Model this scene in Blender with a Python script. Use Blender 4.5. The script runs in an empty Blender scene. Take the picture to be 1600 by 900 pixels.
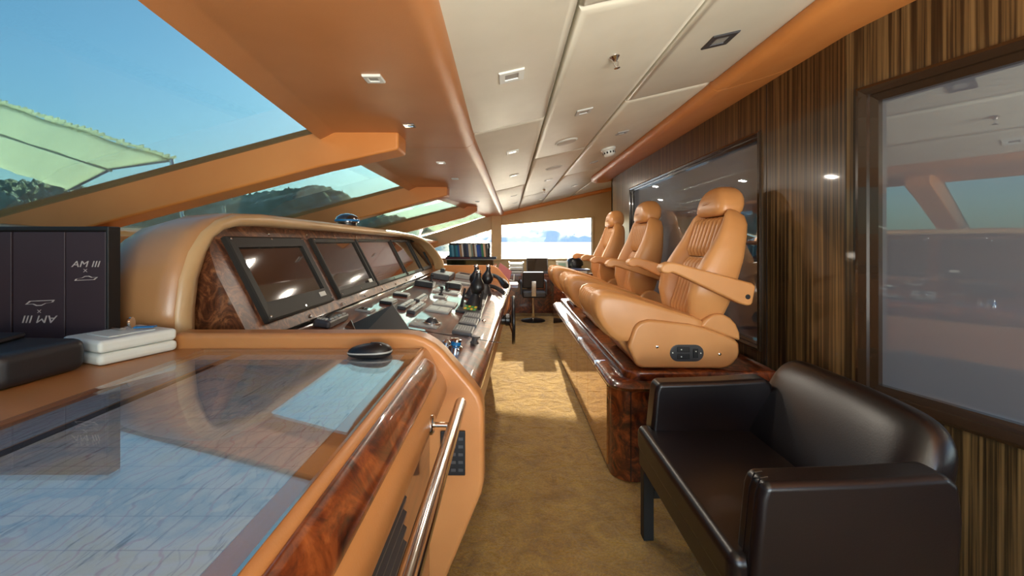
import bpy, bmesh, math, random
from mathutils import Vector, Matrix
random.seed(7)
PI = math.pi
H = 1.30                       # camera height above the carpet; all heights below are given relative to the eye
F = 650.0                      # focal length in pixels of the 1600 px wide frame
scene = bpy.context.scene
COL = scene.collection

# ------------------------------------------------------------------ camera, sky, sun, exposure
cd = bpy.data.cameras.new('camera'); cam = bpy.data.objects.new('camera', cd); COL.objects.link(cam)
cam.location = (0, 0, H); cam.rotation_euler = (PI/2, 0, 0)
cd.sensor_width = 36; cd.lens = 36*F/1600; cd.shift_x = 5/1600; cd.shift_y = -72/1600
cd.clip_start = 0.02; cd.clip_end = 20000
scene.camera = cam
vs = scene.view_settings
scene.display_settings.display_device = 'sRGB'
vs.view_transform = 'Standard'; vs.look = 'None'; vs.gamma = 1; vs.use_curve_mapping = False
vs.exposure = 0.62
SKY_STRENGTH = 0.85
SUN_STRENGTH = 27.0
FILL_W = 90.0
LAMP_W = 1.6
SUN_DIR = Vector((0.03, 1.0, 0.335)).normalized()      # towards the sun: low beyond the far window
w = bpy.data.worlds.new('sky'); scene.world = w; w.use_nodes = True
wt = w.node_tree; wt.nodes.clear()
wo = wt.nodes.new('ShaderNodeOutputWorld'); bg = wt.nodes.new('ShaderNodeBackground')
sk = wt.nodes.new('ShaderNodeTexSky'); sk.sky_type = 'NISHITA'; sk.sun_disc = False
sk.sun_elevation = math.asin(SUN_DIR.z); sk.sun_rotation = math.atan2(SUN_DIR.x, SUN_DIR.y)
sk.air_density = 1.0; sk.dust_density = 1.0; sk.ozone_density = 2.0
wt.links.new(sk.outputs[0], bg.inputs[0]); bg.inputs[1].default_value = SKY_STRENGTH
wt.links.new(bg.outputs[0], wo.inputs[0])
sd = bpy.data.lights.new('sun', 'SUN'); sun = bpy.data.objects.new('sun', sd); COL.objects.link(sun)
sd.energy = SUN_STRENGTH; sd.angle = math.radians(0.6); sd.color = (1.0, 0.83, 0.56)
sun.rotation_euler = SUN_DIR.to_track_quat('Z', 'Y').to_euler(); sun.location = (0, 30, 15)

# fill light for the ceiling, added behind the camera at an invented side door
ld = bpy.data.lights.new('ceiling_fill', 'AREA'); lo = bpy.data.objects.new('ceiling_fill', ld); COL.objects.link(lo)
ld.shape = 'RECTANGLE'; ld.size = 1.75; ld.size_y = 1.6; ld.energy = FILL_W; ld.color = (1.0, 0.93, 0.82)
ld.spread = math.radians(140)
lo.location = (0.8, -1.55, 1.05); lo.rotation_euler = Vector((0.03, -0.7, -1.0)).to_track_quat('Z', 'Y').to_euler()
# ------------------------------------------------------------------ materials
def nt(name):
    m = bpy.data.materials.new(name); m.use_nodes = True
    t = m.node_tree; b = t.nodes['Principled BSDF']
    return m, t, b
def setp(b, **k):
    names = dict(rough='Roughness', metal='Metallic', ior='IOR', coat='Coat Weight', coatr='Coat Roughness', spec='Specular IOR Level', sheen='Sheen Weight', alpha='Alpha', trans='Transmission Weight', coati='Coat IOR')
    for a, v in k.items(): b.inputs[names[a]].default_value = v
def srgb(r, g, b):
    f = lambda c: (c/255/12.92) if c/255 <= 0.04045 else ((c/255+0.055)/1.055)**2.4
    return (f(r), f(g), f(b), 1)
def coords(t, scale=(1,1,1), rot=(0,0,0)):
    tc = t.nodes.new('ShaderNodeTexCoord'); mp = t.nodes.new('ShaderNodeMapping')
    mp.inputs['Scale'].default_value = scale; mp.inputs['Rotation'].default_value = rot
    t.links.new(tc.outputs['Object'], mp.inputs['Vector']); return mp.outputs[0]
def noise(t, vec, scale, detail=4, rough=0.5, dist=0.0):
    n = t.nodes.new('ShaderNodeTexNoise'); t.links.new(vec, n.inputs['Vector'])
    n.inputs['Scale'].default_value = scale; n.inputs['Detail'].default_value = detail
    n.inputs['Roughness'].default_value = rough; n.inputs['Distortion'].default_value = dist
    return n.outputs['Fac']
def ramp(t, fac, stops):
    r = t.nodes.new('ShaderNodeValToRGB'); t.links.new(fac, r.inputs[0])
    e = r.color_ramp.elements
    while len(e) < len(stops): e.new(0.5)
    for i, (p, c) in enumerate(stops): e[i].position = p; e[i].color = c
    return r.outputs[0]
def bump(t, b, fac, strength, dist=0.01):
    n = t.nodes.new('ShaderNodeBump'); n.inputs['Strength'].default_value = strength; n.inputs['Distance'].default_value = dist
    t.links.new(fac, n.inputs['Height']); t.links.new(n.outputs[0], b.inputs['Normal'])
def plain(name, col, rough=0.5, **k):
    m, t, b = nt(name); b.inputs['Base Color'].default_value = col; setp(b, rough=rough, **k)
    f = noise(t, coords(t), 90, 2); bump(t, b, f, 0.03, 0.002)
    return m
def leather(name, c1, c2, rough=0.42, grain=260, **k):
    m, t, b = nt(name); v = coords(t)
    c = ramp(t, noise(t, v, 3.5, 4), [(0.3, c1), (0.75, c2)]); t.links.new(c, b.inputs['Base Color'])
    setp(b, rough=rough, **k)
    g = noise(t, v, grain, 3); bump(t, b, g, 0.12, 0.002)
    return m
M = {}
M['tan'] = leather('tan_leather', srgb(172,114,64), srgb(190,131,78), 0.36)
M['seat'] = leather('seat_leather', srgb(196,136,80), srgb(208,150,94), 0.36)
M['hood'] = leather('hood_leather', srgb(176,126,80), srgb(192,142,94), 0.36, coat=0.5, coatr=0.28)
M['orange'] = leather('orange_leather', srgb(206,130,64), srgb(216,142,74), 0.45)
M['soffit'] = leather('soffit_leather', srgb(178,118,70), srgb(190,130,82), 0.36)
M['rim'] = leather('pale_tan_leather', srgb(188,152,106), srgb(206,172,126), 0.34)
M['cream'] = leather('cream_leather', srgb(208,202,182), srgb(220,215,196), 0.42)
M['beige'] = leather('beige_leather', srgb(196,166,118), srgb(206,176,130), 0.5)
M['brown'] = leather('dark_brown_leather', srgb(15,11,13), srgb(20,14,16), 0.31, 200)
M['blackleather'] = leather('black_leather', srgb(32,31,33), srgb(40,39,42), 0.42, 200)
M['binder'] = leather('binder_cover', srgb(50,36,42), srgb(56,42,47), 0.55, 500)
M['black'] = plain('black_plastic', srgb(22,22,24), 0.35)
M['matblack'] = plain('matt_black', srgb(18,17,18), 0.6)
M['grey'] = plain('grey_plastic', srgb(160,160,156), 0.35)
M['darkgrey'] = plain('dark_grey_metal', srgb(84,84,86), 0.30, metal=0.5)
M['bezel'] = plain('bezel_metal', srgb(44,42,39), 0.55, spec=0.25)
M['pale'] = plain('pale_grey_plastic', srgb(196,198,192), 0.35)
M['white'] = plain('white_plastic', srgb(222,226,218), 0.4)
M['chrome'] = plain('chrome', srgb(225,225,225), 0.08, metal=1.0)
M['steel'] = plain('polished_steel', srgb(205,198,190), 0.14, metal=1.0)
M['blue'] = plain('blue_tag', srgb(20,110,170), 0.4)
M['green'] = plain('green_marks', srgb(60,150,60), 0.4)
M['yellow'] = plain('yellow_marks', srgb(210,180,50), 0.4)
M['silver'] = plain('silver_print', srgb(200,190,184), 0.4, metal=0.3)
M['paper'] = plain('paper', srgb(226,226,222), 0.7)
M['darkglass'] = plain('green_black_glass', srgb(26,34,20), 0.1, coat=1.0)
M['speaker'] = plain('speaker_grey', srgb(190,186,174), 0.5)

def wood(name, kind):
    m, t, b = nt(name)
    if kind == 'zebra':
        v = coords(t, (46, 46, 0.55))
        a = noise(t, v, 1.0, 5, 0.62, 0.25)
        v2 = coords(t, (170, 170, 1.2)); a2 = noise(t, v2, 1.0, 2, 0.5)
        mx = t.nodes.new('ShaderNodeMath'); mx.operation = 'MULTIPLY_ADD'; mx.inputs[1].default_value = 0.35; t.links.new(a2, mx.inputs[0]); t.links.new(a, mx.inputs[2])
        c = ramp(t, mx.outputs[0], [(0.50, srgb(26,20,13)), (0.62, srgb(50,38,23)), (0.72, srgb(92,72,44)), (0.86, srgb(120,97,62))])
        setp(b, rough=0.3, coat=0.5, coatr=0.05)
    elif kind == 'burl':
        v = coords(t, (1, 1, 1))
        a = noise(t, v, 9, 7, 0.68, 2.2)
        c = ramp(t, a, [(0.34, srgb(30,12,6)), (0.47, srgb(84,34,14)), (0.56, srgb(120,56,22)), (0.7, srgb(160,86,40))])
        setp(b, rough=0.28, coat=1.0, coatr=0.03)
    elif kind == 'burlpanel':
        v = coords(t, (1, 1, 1))
        a = noise(t, v, 14, 8, 0.72, 2.6)
        c = ramp(t, a, [(0.32, srgb(38,20,14)), (0.48, srgb(92,52,32)), (0.58, srgb(132,84,52)), (0.72, srgb(168,116,76))])
        setp(b, rough=0.3, coat=0.8, coatr=0.05)
    else:
        v = coords(t, (16, 2.0, 16))
        a = noise(t, v, 1.0, 6, 0.6, 0.6)
        c = ramp(t, a, [(0.3, srgb(70,30,14)), (0.5, srgb(112,58,28)), (0.72, srgb(146,84,44))])
        setp(b, rough=0.3, coat=1.0, coatr=0.03)
    t.links.new(c, b.inputs['Base Color'])
    return m
M['zebra'] = wood('zebrawood', 'zebra'); M['burl'] = wood('burl_walnut', 'burl'); M['burlpanel'] = wood('burl_panel', 'burlpanel'); M['board'] = wood('lacquered_walnut', 'board')
m, t, b = nt('mirror_lacquer'); a = noise(t, coords(t), 7, 6, 0.65, 2.0)
t.links.new(ramp(t, a, [(0.35, srgb(176,116,64)), (0.6, srgb(206,150,92))]), b.inputs['Base Color']); setp(b, rough=0.05, metal=0.8, coat=1.0, coatr=0.02)
M['door'] = m
M['frame'] = plain('dark_frame_wood', srgb(46,32,20), 0.25, coat=0.6)
# carpet
m, t, b = nt('gold_carpet'); v = coords(t)
c = ramp(t, noise(t, v, 7, 7, 0.7, 1.2), [(0.3, srgb(162,122,48)), (0.5, srgb(198,154,62)), (0.72, srgb(222,180,84))])
f2 = noise(t, v, 85, 4, 0.75)
mx = t.nodes.new('ShaderNodeMix'); mx.data_type = 'RGBA'; mx.blend_type = 'MULTIPLY'; mx.inputs[0].default_value = 0.75
t.links.new(c, mx.inputs[6]); t.links.new(ramp(t, f2, [(0.3, (0.45,0.42,0.36,1)), (0.62, (1,1,1,1))]), mx.inputs[7])
t.links.new(mx.outputs[2], b.inputs['Base Color']); setp(b, rough=0.95, sheen=0.35, spec=0.1)
ad = t.nodes.new('ShaderNodeMath'); ad.operation = 'MULTIPLY_ADD'; ad.inputs[1].default_value = 4.0
t.links.new(noise(t, v, 9, 4, 0.6, 0.6), ad.inputs[0]); t.links.new(f2, ad.inputs[2]); bump(t, b, ad.outputs[0], 1.0, 0.022)
M['carpet'] = m
# clear glass: lets light straight through, mirrors at grazing angles
def clear(name, tint, f0=0.04):
    m = bpy.data.materials.new(name); m.use_nodes = True; t = m.node_tree; t.nodes.clear()
    o = t.nodes.new('ShaderNodeOutputMaterial'); mix = t.nodes.new('ShaderNodeMixShader')
    tr = t.nodes.new('ShaderNodeBsdfTransparent'); gl = t.nodes.new('ShaderNodeBsdfGlossy'); lw = t.nodes.new('ShaderNodeLayerWeight')
    lw.inputs['Blend'].default_value = 0.5
    pw = t.nodes.new('ShaderNodeMath'); pw.operation = 'POWER'; pw.inputs[1].default_value = 5.0
    ma = t.nodes.new('ShaderNodeMath'); ma.operation = 'MULTIPLY_ADD'; ma.inputs[1].default_value = 1-f0; ma.inputs[2].default_value = f0
    t.links.new(lw.outputs['Facing'], pw.inputs[0]); t.links.new(pw.outputs[0], ma.inputs[0])
    tr.inputs[0].default_value = tint; gl.inputs['Roughness'].default_value = 0.0
    t.links.new(ma.outputs[0], mix.inputs[0]); t.links.new(tr.outputs[0], mix.inputs[1]); t.links.new(gl.outputs[0], mix.inputs[2]); t.links.new(mix.outputs[0], o.inputs[0])
    return m
M['glass'] = clear('tinted_windscreen_glass', (0.24, 0.325, 0.33, 1), 0.02)
M['clearglass'] = clear('window_glass', (0.58, 0.60, 0.62, 1), 0.02)
M['tableglass'] = clear('table_glass', (0.96, 0.98, 0.98, 1), 0.16)
# mirrored privacy glass over grey
m = bpy.data.materials.new('privacy_glass'); m.use_nodes = True; t = m.node_tree; t.nodes.clear()
o = t.nodes.new('ShaderNodeOutputMaterial'); mix = t.nodes.new('ShaderNodeMixShader'); d = t.nodes.new('ShaderNodeBsdfDiffuse'); g = t.nodes.new('ShaderNodeBsdfGlossy')
d.inputs[0].default_value = srgb(120,124,134); g.inputs[0].default_value = (0.62,0.70,0.74,1); g.inputs['Roughness'].default_value = 0.01; mix.inputs[0].default_value = 0.46
t.links.new(d.outputs[0], mix.inputs[1]); t.links.new(g.outputs[0], mix.inputs[2]); t.links.new(mix.outputs[0], o.inputs[0]); M['mirror'] = m
m, t, b = nt('screen_glass'); b.inputs['Base Color'].default_value = srgb(52,44,38); setp(b, rough=0.06, coat=1.0, coatr=0.02, ior=1.8); M['screen'] = m
m, t, b = nt('red_screen_glass'); b.inputs['Base Color'].default_value = srgb(96,54,42); setp(b, rough=0.06, coat=1.0, coatr=0.02, ior=1.8); M['screenred'] = m
def emis(name, col, s):
    m, t, b = nt(name); b.inputs['Base Color'].default_value = col; b.inputs['Emission Color'].default_value = col; b.inputs['Emission Strength'].default_value = s; return m
M['lens'] = emis('lit_lens', (1.0, 0.95, 0.86, 1), 1.6)
M['lensoff'] = plain('unlit_lens', srgb(150,148,140), 0.3)
# nautical chart
def chart(name, base, seed):
    m, t, b = nt(name); v = coords(t)
    n1 = noise(t, v, 5+seed, 6, 0.6, 0.6)
    r1 = ramp(t, n1, [(0.40, base), (0.43, srgb(172,190,212)), (0.5, base), (0.555, srgb(204,204,200)), (0.62, base)])
    w1 = t.nodes.new('ShaderNodeTexWave'); w1.inputs['Scale'].default_value = 9; w1.inputs['Distortion'].default_value = 9; w1.inputs['Detail'].default_value = 4; w1.inputs['Detail Scale'].default_value = 1.2
    t.links.new(v, w1.inputs[0])
    r2 = ramp(t, w1.outputs['Fac'], [(0.0, srgb(226,230,236)), (0.03, (1,1,1,1)), (0.97, (1,1,1,1)), (1.0, srgb(240,216,224))])
    br = t.nodes.new('ShaderNodeTexBrick'); t.links.new(v, br.inputs[0]); br.inputs['Scale'].default_value = 5; br.inputs['Mortar Size'].default_value = 0.004
    br.inputs['Color1'].default_value = (1,1,1,1); br.inputs['Color2'].default_value = (1,1,1,1); br.inputs['Mortar'].default_value = srgb(214,214,222)
    vo = noise(t, coords(t, (30, 3.2, 10)), 4.0, 4, 0.75); r3 = ramp(t, vo, [(0.30, srgb(120,126,146)), (0.42, (1,1,1,1))])
    cur = r1
    for x in (r2, br.outputs[0], r3):
        mm = t.nodes.new('ShaderNodeMix'); mm.data_type = 'RGBA'; mm.blend_type = 'MULTIPLY'; mm.inputs[0].default_value = 0.8
        t.links.new(cur, mm.inputs[6]); t.links.new(x, mm.inputs[7]); cur = mm.outputs[2]
    t.links.new(cur, b.inputs['Base Color']); setp(b, rough=0.7, spec=0.2)
    return m
M['chart'] = chart('chart_print', srgb(206,210,222), 0); M['chart2'] = chart('chart_print_blue', srgb(172,184,206), 3)
# outdoors
m, t, b = nt('sea_water'); b.inputs['Base Color'].default_value = srgb(60,100,124); setp(b, rough=0.22)
bump(t, b, noise(t, coords(t, (0.5,0.5,1)), 1.0, 5, 0.6), 0.5, 0.5); M['sea'] = m
m, t, b = nt('hazy_woodland'); v = coords(t)
t.links.new(ramp(t, noise(t, v, 0.09, 6, 0.7), [(0.3, srgb(160,170,138)), (0.5, srgb(212,212,178)), (0.72, srgb(246,240,212))]), b.inputs['Base Color']); setp(b, rough=0.95)  # foliage tones lightened to put haze into the colour
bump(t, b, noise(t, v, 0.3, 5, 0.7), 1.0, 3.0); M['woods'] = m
m, t, b = nt('hazy_rock'); t.links.new(ramp(t, noise(t, coords(t), 0.004, 6), [(0.3, srgb(234,232,228)), (0.7, srgb(244,242,238))]), b.inputs['Base Color']); setp(b, rough=1.0); M['rock'] = m  # distance haze is mixed into this near-white rock colour
m, t, b = nt('awning_cloth'); v = coords(t, (0.3, 7, 0.3))
t.links.new(ramp(t, noise(t, v, 1.0, 2), [(0.4, srgb(226,224,206)), (0.6, srgb(240,238,222))]), b.inputs['Base Color']); setp(b, rough=0.8)
tl = t.nodes.new('ShaderNodeBsdfTranslucent'); tl.inputs[0].default_value = srgb(250,248,230); mi = t.nodes.new('ShaderNodeMixShader'); mi.inputs[0].default_value = 0.8
t.links.new(b.outputs[0], mi.inputs[1]); t.links.new(tl.outputs[0], mi.inputs[2]); t.links.new(mi.outputs[0], t.nodes['Material Output'].inputs[0]); M['awning'] = m

# ------------------------------------------------------------------ mesh helpers (z is relative to the eye; H is added on linking)
def P(px, py, Y): return Vector(((px-795)/F*Y, Y, (378-py)/F*Y))
class MB:
    def __init__(s): s.v = []; s.f = []
    def add(s, vs, fs):
        n = len(s.v); s.v += [Vector(p) for p in vs]; s.f += [tuple(i+n for i in f) for f in fs]; return s
    def box(s, a, b):
        x0,y0,z0 = a; x1,y1,z1 = b
        return s.add([(x0,y0,z0),(x1,y0,z0),(x1,y1,z0),(x0,y1,z0),(x0,y0,z1),(x1,y0,z1),(x1,y1,z1),(x0,y1,z1)],
                     [(0,3,2,1),(4,5,6,7),(0,1,5,4),(1,2,6,5),(2,3,7,6),(3,0,4,7)])
    def obox(s, c, ax, ay, az):      # oriented box from half-axis vectors
        c, ax, ay, az = map(Vector, (c, ax, ay, az))
        vs = [c+ax*i+ay*j+az*k for k in (-1,1) for i,j in ((-1,-1),(1,-1),(1,1),(-1,1))]
        return s.add(vs, [(0,3,2,1),(4,5,6,7),(0,1,5,4),(1,2,6,5),(2,3,7,6),(3,0,4,7)])
    def prism(s, poly, off):         # polygon of 3D points extruded by a vector
        off = Vector(off); n = len(poly); p = [Vector(q) for q in poly]
        fs = [tuple(range(n))[::-1], tuple(range(n, 2*n))]
        fs += [(i, (i+1) % n, n+(i+1) % n, n+i) for i in range(n)]
        return s.add(p + [q+off for q in p], fs)
    def loft(s, secs, cap=True, closed=True):
        n = len(secs[0]); vs = [p for r in secs for p in r]; fs = []
        for k in range(len(secs)-1):
            for i in range(n if closed else n-1):
                j = (i+1) % n; fs.append((k*n+i, k*n+j, (k+1)*n+j, (k+1)*n+i))
        if cap and closed: fs += [tuple(range(n))[::-1], tuple(range((len(secs)-1)*n, len(secs)*n))]
        return s.add(vs, fs)
    def tube(s, pts, r, n=10, cap=True):
        pts = [Vector(p) for p in pts]; secs = []; up = None
        for i, p in enumerate(pts):
            d = (pts[min(i+1, len(pts)-1)] - pts[max(i-1, 0)]).normalized()
            if up is None: up = d.orthogonal().normalized()
            up = (up - d*up.dot(d)).normalized(); q = d.cross(up)
            rr = r[i] if isinstance(r, (list, tuple)) else r
            secs.append([p + up*rr*math.cos(2*PI*k/n) + q*rr*math.sin(2*PI*k/n) for k in range(n)])
        return s.loft(secs, cap)
    def lathe(s, c, axis, prof, n=20):   # prof: (radius, along)
        c = Vector(c); a = Vector(axis).normalized(); u = a.orthogonal().normalized(); q = a.cross(u)
        return s.loft([[c + a*h + (u*math.cos(2*PI*k/n) + q*math.sin(2*PI*k/n))*max(r, 1e-4) for k in range(n)] for r, h in prof])
    def sphere(s, c, r, n=14, sc=(1,1,1)):
        c = Vector(c); secs = []
        for k in range(1, n):
            a = PI*k/n; secs.append([c + Vector((r*sc[0]*math.sin(a)*math.cos(2*PI*i/n), r*sc[1]*math.sin(a)*math.sin(2*PI*i/n), -r*sc[2]*math.cos(a))) for i in range(n)])
        return s.loft(secs)
    def build(s, name, mat, parent=None, bevel=0, seg=3, smooth=35, subsurf=0, base=None):
        root = base
        if root is None and parent is not None:
            root = parent
            while root.parent: root = root.parent
        off = Vector(root.location) if root is not None else Vector((0,0,0))
        me = bpy.data.meshes.new(name)
        me.from_pydata([p + Vector((0,0,H)) - off for p in s.v], [], s.f)
        bm = bmesh.new(); bm.from_mesh(me); bmesh.ops.recalc_face_normals(bm, faces=bm.faces); bm.to_mesh(me); bm.free()
        me.materials.append(M[mat] if isinstance(mat, str) else mat)
        o = bpy.data.objects.new(name, me); COL.objects.link(o)
        if parent is not None: o.parent = parent
        if smooth:
            me.shade_smooth(); me.set_sharp_from_angle(angle=math.radians(smooth))
        if bevel:
            md = o.modifiers.new('bevel', 'BEVEL'); md.width = bevel; md.segments = seg; md.limit_method = 'ANGLE'; md.angle_limit = math.radians(40); md.harden_normals = True
            me.shade_smooth()
        if subsurf:
            md = o.modifiers.new('sub', 'SUBSURF'); md.levels = subsurf; md.render_levels = subsurf
        return o
def tag(o, label=None, cat=None, group=None, kind=None):
    if label: o['label'] = label
    if cat: o['category'] = cat
    if group: o['group'] = group
    if kind: o['kind'] = kind
    return o
def thing(name, label, cat, loc, group=None):
    o = bpy.data.objects.new(name, None); COL.objects.link(o); o.location = (loc[0], loc[1], loc[2]+H); o.empty_display_size = 0.1
    return tag(o, label, cat, group)
def struct(name, mb, mat, **k):
    o = mb.build(name, mat, **k); o['kind'] = 'structure'; return o
def copy_tree(o, parent=None):
    c = o.copy(); COL.objects.link(c); c.parent = parent
    for ch in list(o.children): copy_tree(ch, c)
    return c
def lerp(a, b, t): return a + (b-a)*t
def pl(pts, y):                      # piecewise-linear lookup
    if y <= pts[0][0]: return pts[0][1]
    for (a, p), (c, q) in zip(pts, pts[1:]):
        if y <= c: return lerp(p, q, (y-a)/(c-a))
    return pts[-1][1]
# ------------------------------------------------------------------ THE SETTING
FLOOR = -H
ZC = lambda x: 0.59 + 0.23*x          # the ceiling rises aft
YN, YF = -1.6, 8.0                    # near and far side walls
# floor
mb = MB(); mb.box((-2.7, YN-0.1, FLOOR-0.06), (2.75, YF+0.1, FLOOR)); struct('floor', mb, 'carpet')
# ceiling panels, each padded, in three columns
mb = MB()
def panel(x0, x1, y0, y1):
    g = 0.004
    for a, b_, c, d, z0, z1 in ((x0+g, x1-g, y0+g, y1-g, 0.0, 0.05),):
        pr = [(0.0, 0.016), (0.010, 0.004), (0.03, 0.0)]
        secs = []
        for ins, up in [(0.0, 0.06)] + pr:
            secs.append([(a+ins, c+ins, ZC(a+ins)+up), (b_-ins, c+ins, ZC(b_-ins)+up), (b_-ins, d-ins, ZC(b_-ins)+up), (a+ins, d-ins, ZC(a+ins)+up)])
        mb.loft(secs)
XA, XB, XC = 0.19, 0.608, 1.12
for xs, ys in (((-0.26, XA), (YN, -0.30, 2.135, 4.58, 7.02, YF)), ((XA, XB), (YN, -0.95, 1.145, 3.22, 5.89, YF)), ((XB, XC+0.06), (YN, -0.27, 2.187, 4.65, 7.10, YF))):
    for y0, y1 in zip(ys, ys[1:]): panel(xs[0], xs[1], y0, y1)
panel(XC+0.06, 2.75, YN, 2.2); panel(XC+0.06, 2.2, 2.2, 5.9); panel(XC+0.06, 2.2, 5.9, YF)
mb.add([(-0.3,YN,ZC(-0.3)+0.07),(2.75,YN,ZC(2.75)+0.07),(2.75,YF,ZC(2.75)+0.07),(-0.3,YF,ZC(-0.3)+0.07)], [(0,1,2,3)])
struct('ceiling', mb, 'cream', smooth=60)
# windscreen header outline in plan (bowed forward about y = 3.2)
HX = [(-1.7,-0.40),(-0.5,-0.52),(0.81,-0.72),(1.9,-0.862),(2.53,-0.906),(3.79,-0.91),(5.06,-0.72),(5.84,-0.63),(8.1,-0.40)]
BX = [(-1.7,-1.75),(-0.5,-2.05),(0.8,-2.3),(1.9,-2.44),(3.2,-2.5),(4.5,-2.44),(5.8,-2.25),(8.1,-1.75)]
ZH, ZB = 0.505, 0.09
EX = [(-1.7,-0.150),(0.894,-0.158),(2.15,-0.178),(7.6,-0.10),(8.1,-0.09)]     # aft edge of the soffit
def soffit_sec(y):
    hx, ex = pl(HX, y), pl(EX, y); r = 0.062
    cr = min(-0.62, hx+0.06) if hx < -0.68 else hx+0.05
    cr = max(cr, hx+0.03)
    s = [(ex-0.02, y, 0.62), (ex, y, 0.60)]
    for k in range(0, 9):
        a = -PI/2*k/8; s.append((ex-r+r*math.cos(a), y, 0.5+r+r*math.sin(a)))
    s += [(cr+0.015, y, 0.5), (cr, y, 0.498), (hx, y, 0.468), (hx-0.03, y, 0.53), (-0.32, y, 0.72), (-0.25, y, 0.72)]
    return s
def ysteps(a, b, n): return [lerp(a, b, k/n) for k in range(n+1)]
for i, (a, b_) in enumerate(((YN-0.02, 2.208), (2.213, 5.35), (5.355, YF+0.02))):
    mb = MB(); mb.loft([soffit_sec(y) for y in ysteps(a, b_, 14)]); struct('trim_%d' % (i+1), mb, 'soffit', smooth=40)
# windscreen posts: deep leather fins following the rake of the glass
def post(name, y, t, xin, drop):
    hx = pl(HX, y); mb = MB()
    bx = pl(BX, y); sl = (ZH-ZB)/(hx-bx)
    zt = lambda x: ZH + 0.03 + sl*(x-hx)
    A = [(bx-0.05, zt(bx-0.05)), (hx, zt(hx)), (xin-0.02, 0.505), (xin, 0.505), (xin, 0.425), (xin-0.02, 0.425-0.006), (hx, zt(hx)-drop), (bx-0.05, zt(bx-0.05)-drop)]
    mb.prism([(x, y, z) for x, z in A], (0, t, 0)); struct(name, mb, 'orange', bevel=0.012)
post('trim_4', 1.90, 0.15, -0.505, 0.19)
post('trim_5', 3.79, 0.15, -0.56, 0.20)
post('trim_6', 5.84, 0.15, -0.45, 0.19)
# windscreen panes
def pane(name, ya, yb):
    mb = MB(); secs = []
    for y in ysteps(ya, yb, 10):
        hx, bx = pl(HX, y), pl(BX, y)
        secs.append([(hx+0.02, y, ZH+0.004), (bx, y, ZB-0.01), (bx, y, ZB-0.004), (hx+0.02, y, ZH+0.010)])
    mb.loft(secs); struct(name, mb, 'glass', smooth=0)
pane('window_1', YN, 1.93); pane('window_2', 2.0, 3.82); pane('window_3', 3.9, 5.87); pane('window_4', 5.93, YF)
# dash below the windscreen
mb = MB(); secs = []
for y in ysteps(YN, 1.299, 8) + ysteps(1.3001, YF, 12):
    bx = pl(BX, y); ix = bx+0.05 if y < 1.30 else -1.36; secs.append([(bx-0.06, y, ZB), (bx-0.06, y, FLOOR), (bx, y, FLOOR), (bx+0.02, y, ZB-0.06), (ix, y, ZB-0.10), (ix, y, ZB-0.07), (bx+0.04, y, ZB)])
mb.loft(secs); struct('wall_forward', mb, 'orange', smooth=30)
# side walls (far and near) with their windows
def side_wall(name, y, t, xr):
    mb = MB()
    ht = lambda x: 0.12 + 0.30*(x+1.6)
    F1 = [(-0.148,0.322),(1.60,0.468),(1.60,-0.325),(-0.148,-0.325)]
    F2 = [(-0.31,0.246),(-1.44,-0.12),(-1.50,-0.31),(-0.31,-0.325)]
    q = lambda pts: mb.prism([(x, y, z) for x, z in pts], (0, t, 0))
    q([(-1.78,FLOOR),(xr,FLOOR),(xr,-0.325),(-0.148,-0.325),(-0.31,-0.325),(-1.50,-0.31),(-1.78,-0.31)])
    q([(-0.31,-0.325),(-0.148,-0.325),(-0.148,0.322),(-0.31,0.246)])
    q([(1.60,-0.325),(xr,-0.325),(xr,1.25),(1.60,1.25)])
    q([(-0.148,0.322),(1.60,0.468),(1.60,1.25),(-0.148,0.80)])
    q([(-0.31,0.246),(-0.148,0.322),(-0.148,0.80),(-0.42,0.72),(-0.42,0.20)])
    q([(-1.44,-0.12),(-0.42,0.211),(-0.42,0.50),(-1.76,0.06),(-1.78,-0.31),(-1.50,-0.31)])
    struct(name, mb, 'beige', smooth=0)
    return F1, F2
F1, F2 = side_wall('wall_far', YF, 0.1, 2.75)
mb = MB()
q = lambda pts: mb.prism([(x, YN, z) for x, z in pts], (0, -0.1, 0))
q([(-1.78,FLOOR),(-0.31,FLOOR),(-0.31,-0.325),(-1.50,-0.31),(-1.78,-0.31)]); q([(-0.31,FLOOR),(-0.16,FLOOR),(-0.16,0.80),(-0.42,0.72),(-0.31,0.246)])
q([(-0.16,0.62),(1.75,0.72),(1.75,1.25),(-0.16,0.80)]); q([(1.75,FLOOR),(2.75,FLOOR),(2.75,1.25),(1.75,1.25)])
q([(-1.44,-0.12),(-0.31,0.246),(-0.42,0.50),(-1.76,0.06),(-1.78,-0.31),(-1.50,-0.31)])
struct('wall_near', mb, 'beige', smooth=0)
mb = MB()
for a_, b_ in (((-0.16,YN-0.12,FLOOR),(-0.11,YN+0.03,0.66)), ((1.70,YN-0.12,FLOOR),(1.75,YN+0.03,0.72))): mb.box(a_, b_)
mb.prism([(-0.16,YN-0.12,0.60),(1.75,YN-0.12,0.69),(1.75,YN-0.12,0.735),(-0.16,YN-0.12,0.645)], (0,0.15,0)); struct('added_door_1', mb, 'zebra', smooth=0)  # invented open doorway, put in so soft daylight reaches the ceiling
for k, (y, s) in enumerate(((YF, 1), (YN, -1))):
    for j, f in enumerate((F1, F2)):
        if k == 1 and j == 0: continue
        mb = MB(); mb.prism([(x, y+0.05*s, z) for x, z in f], (0, 0.006, 0)); struct('window_%d' % (5+2*k+j), mb, 'clearglass', smooth=0)
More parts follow.
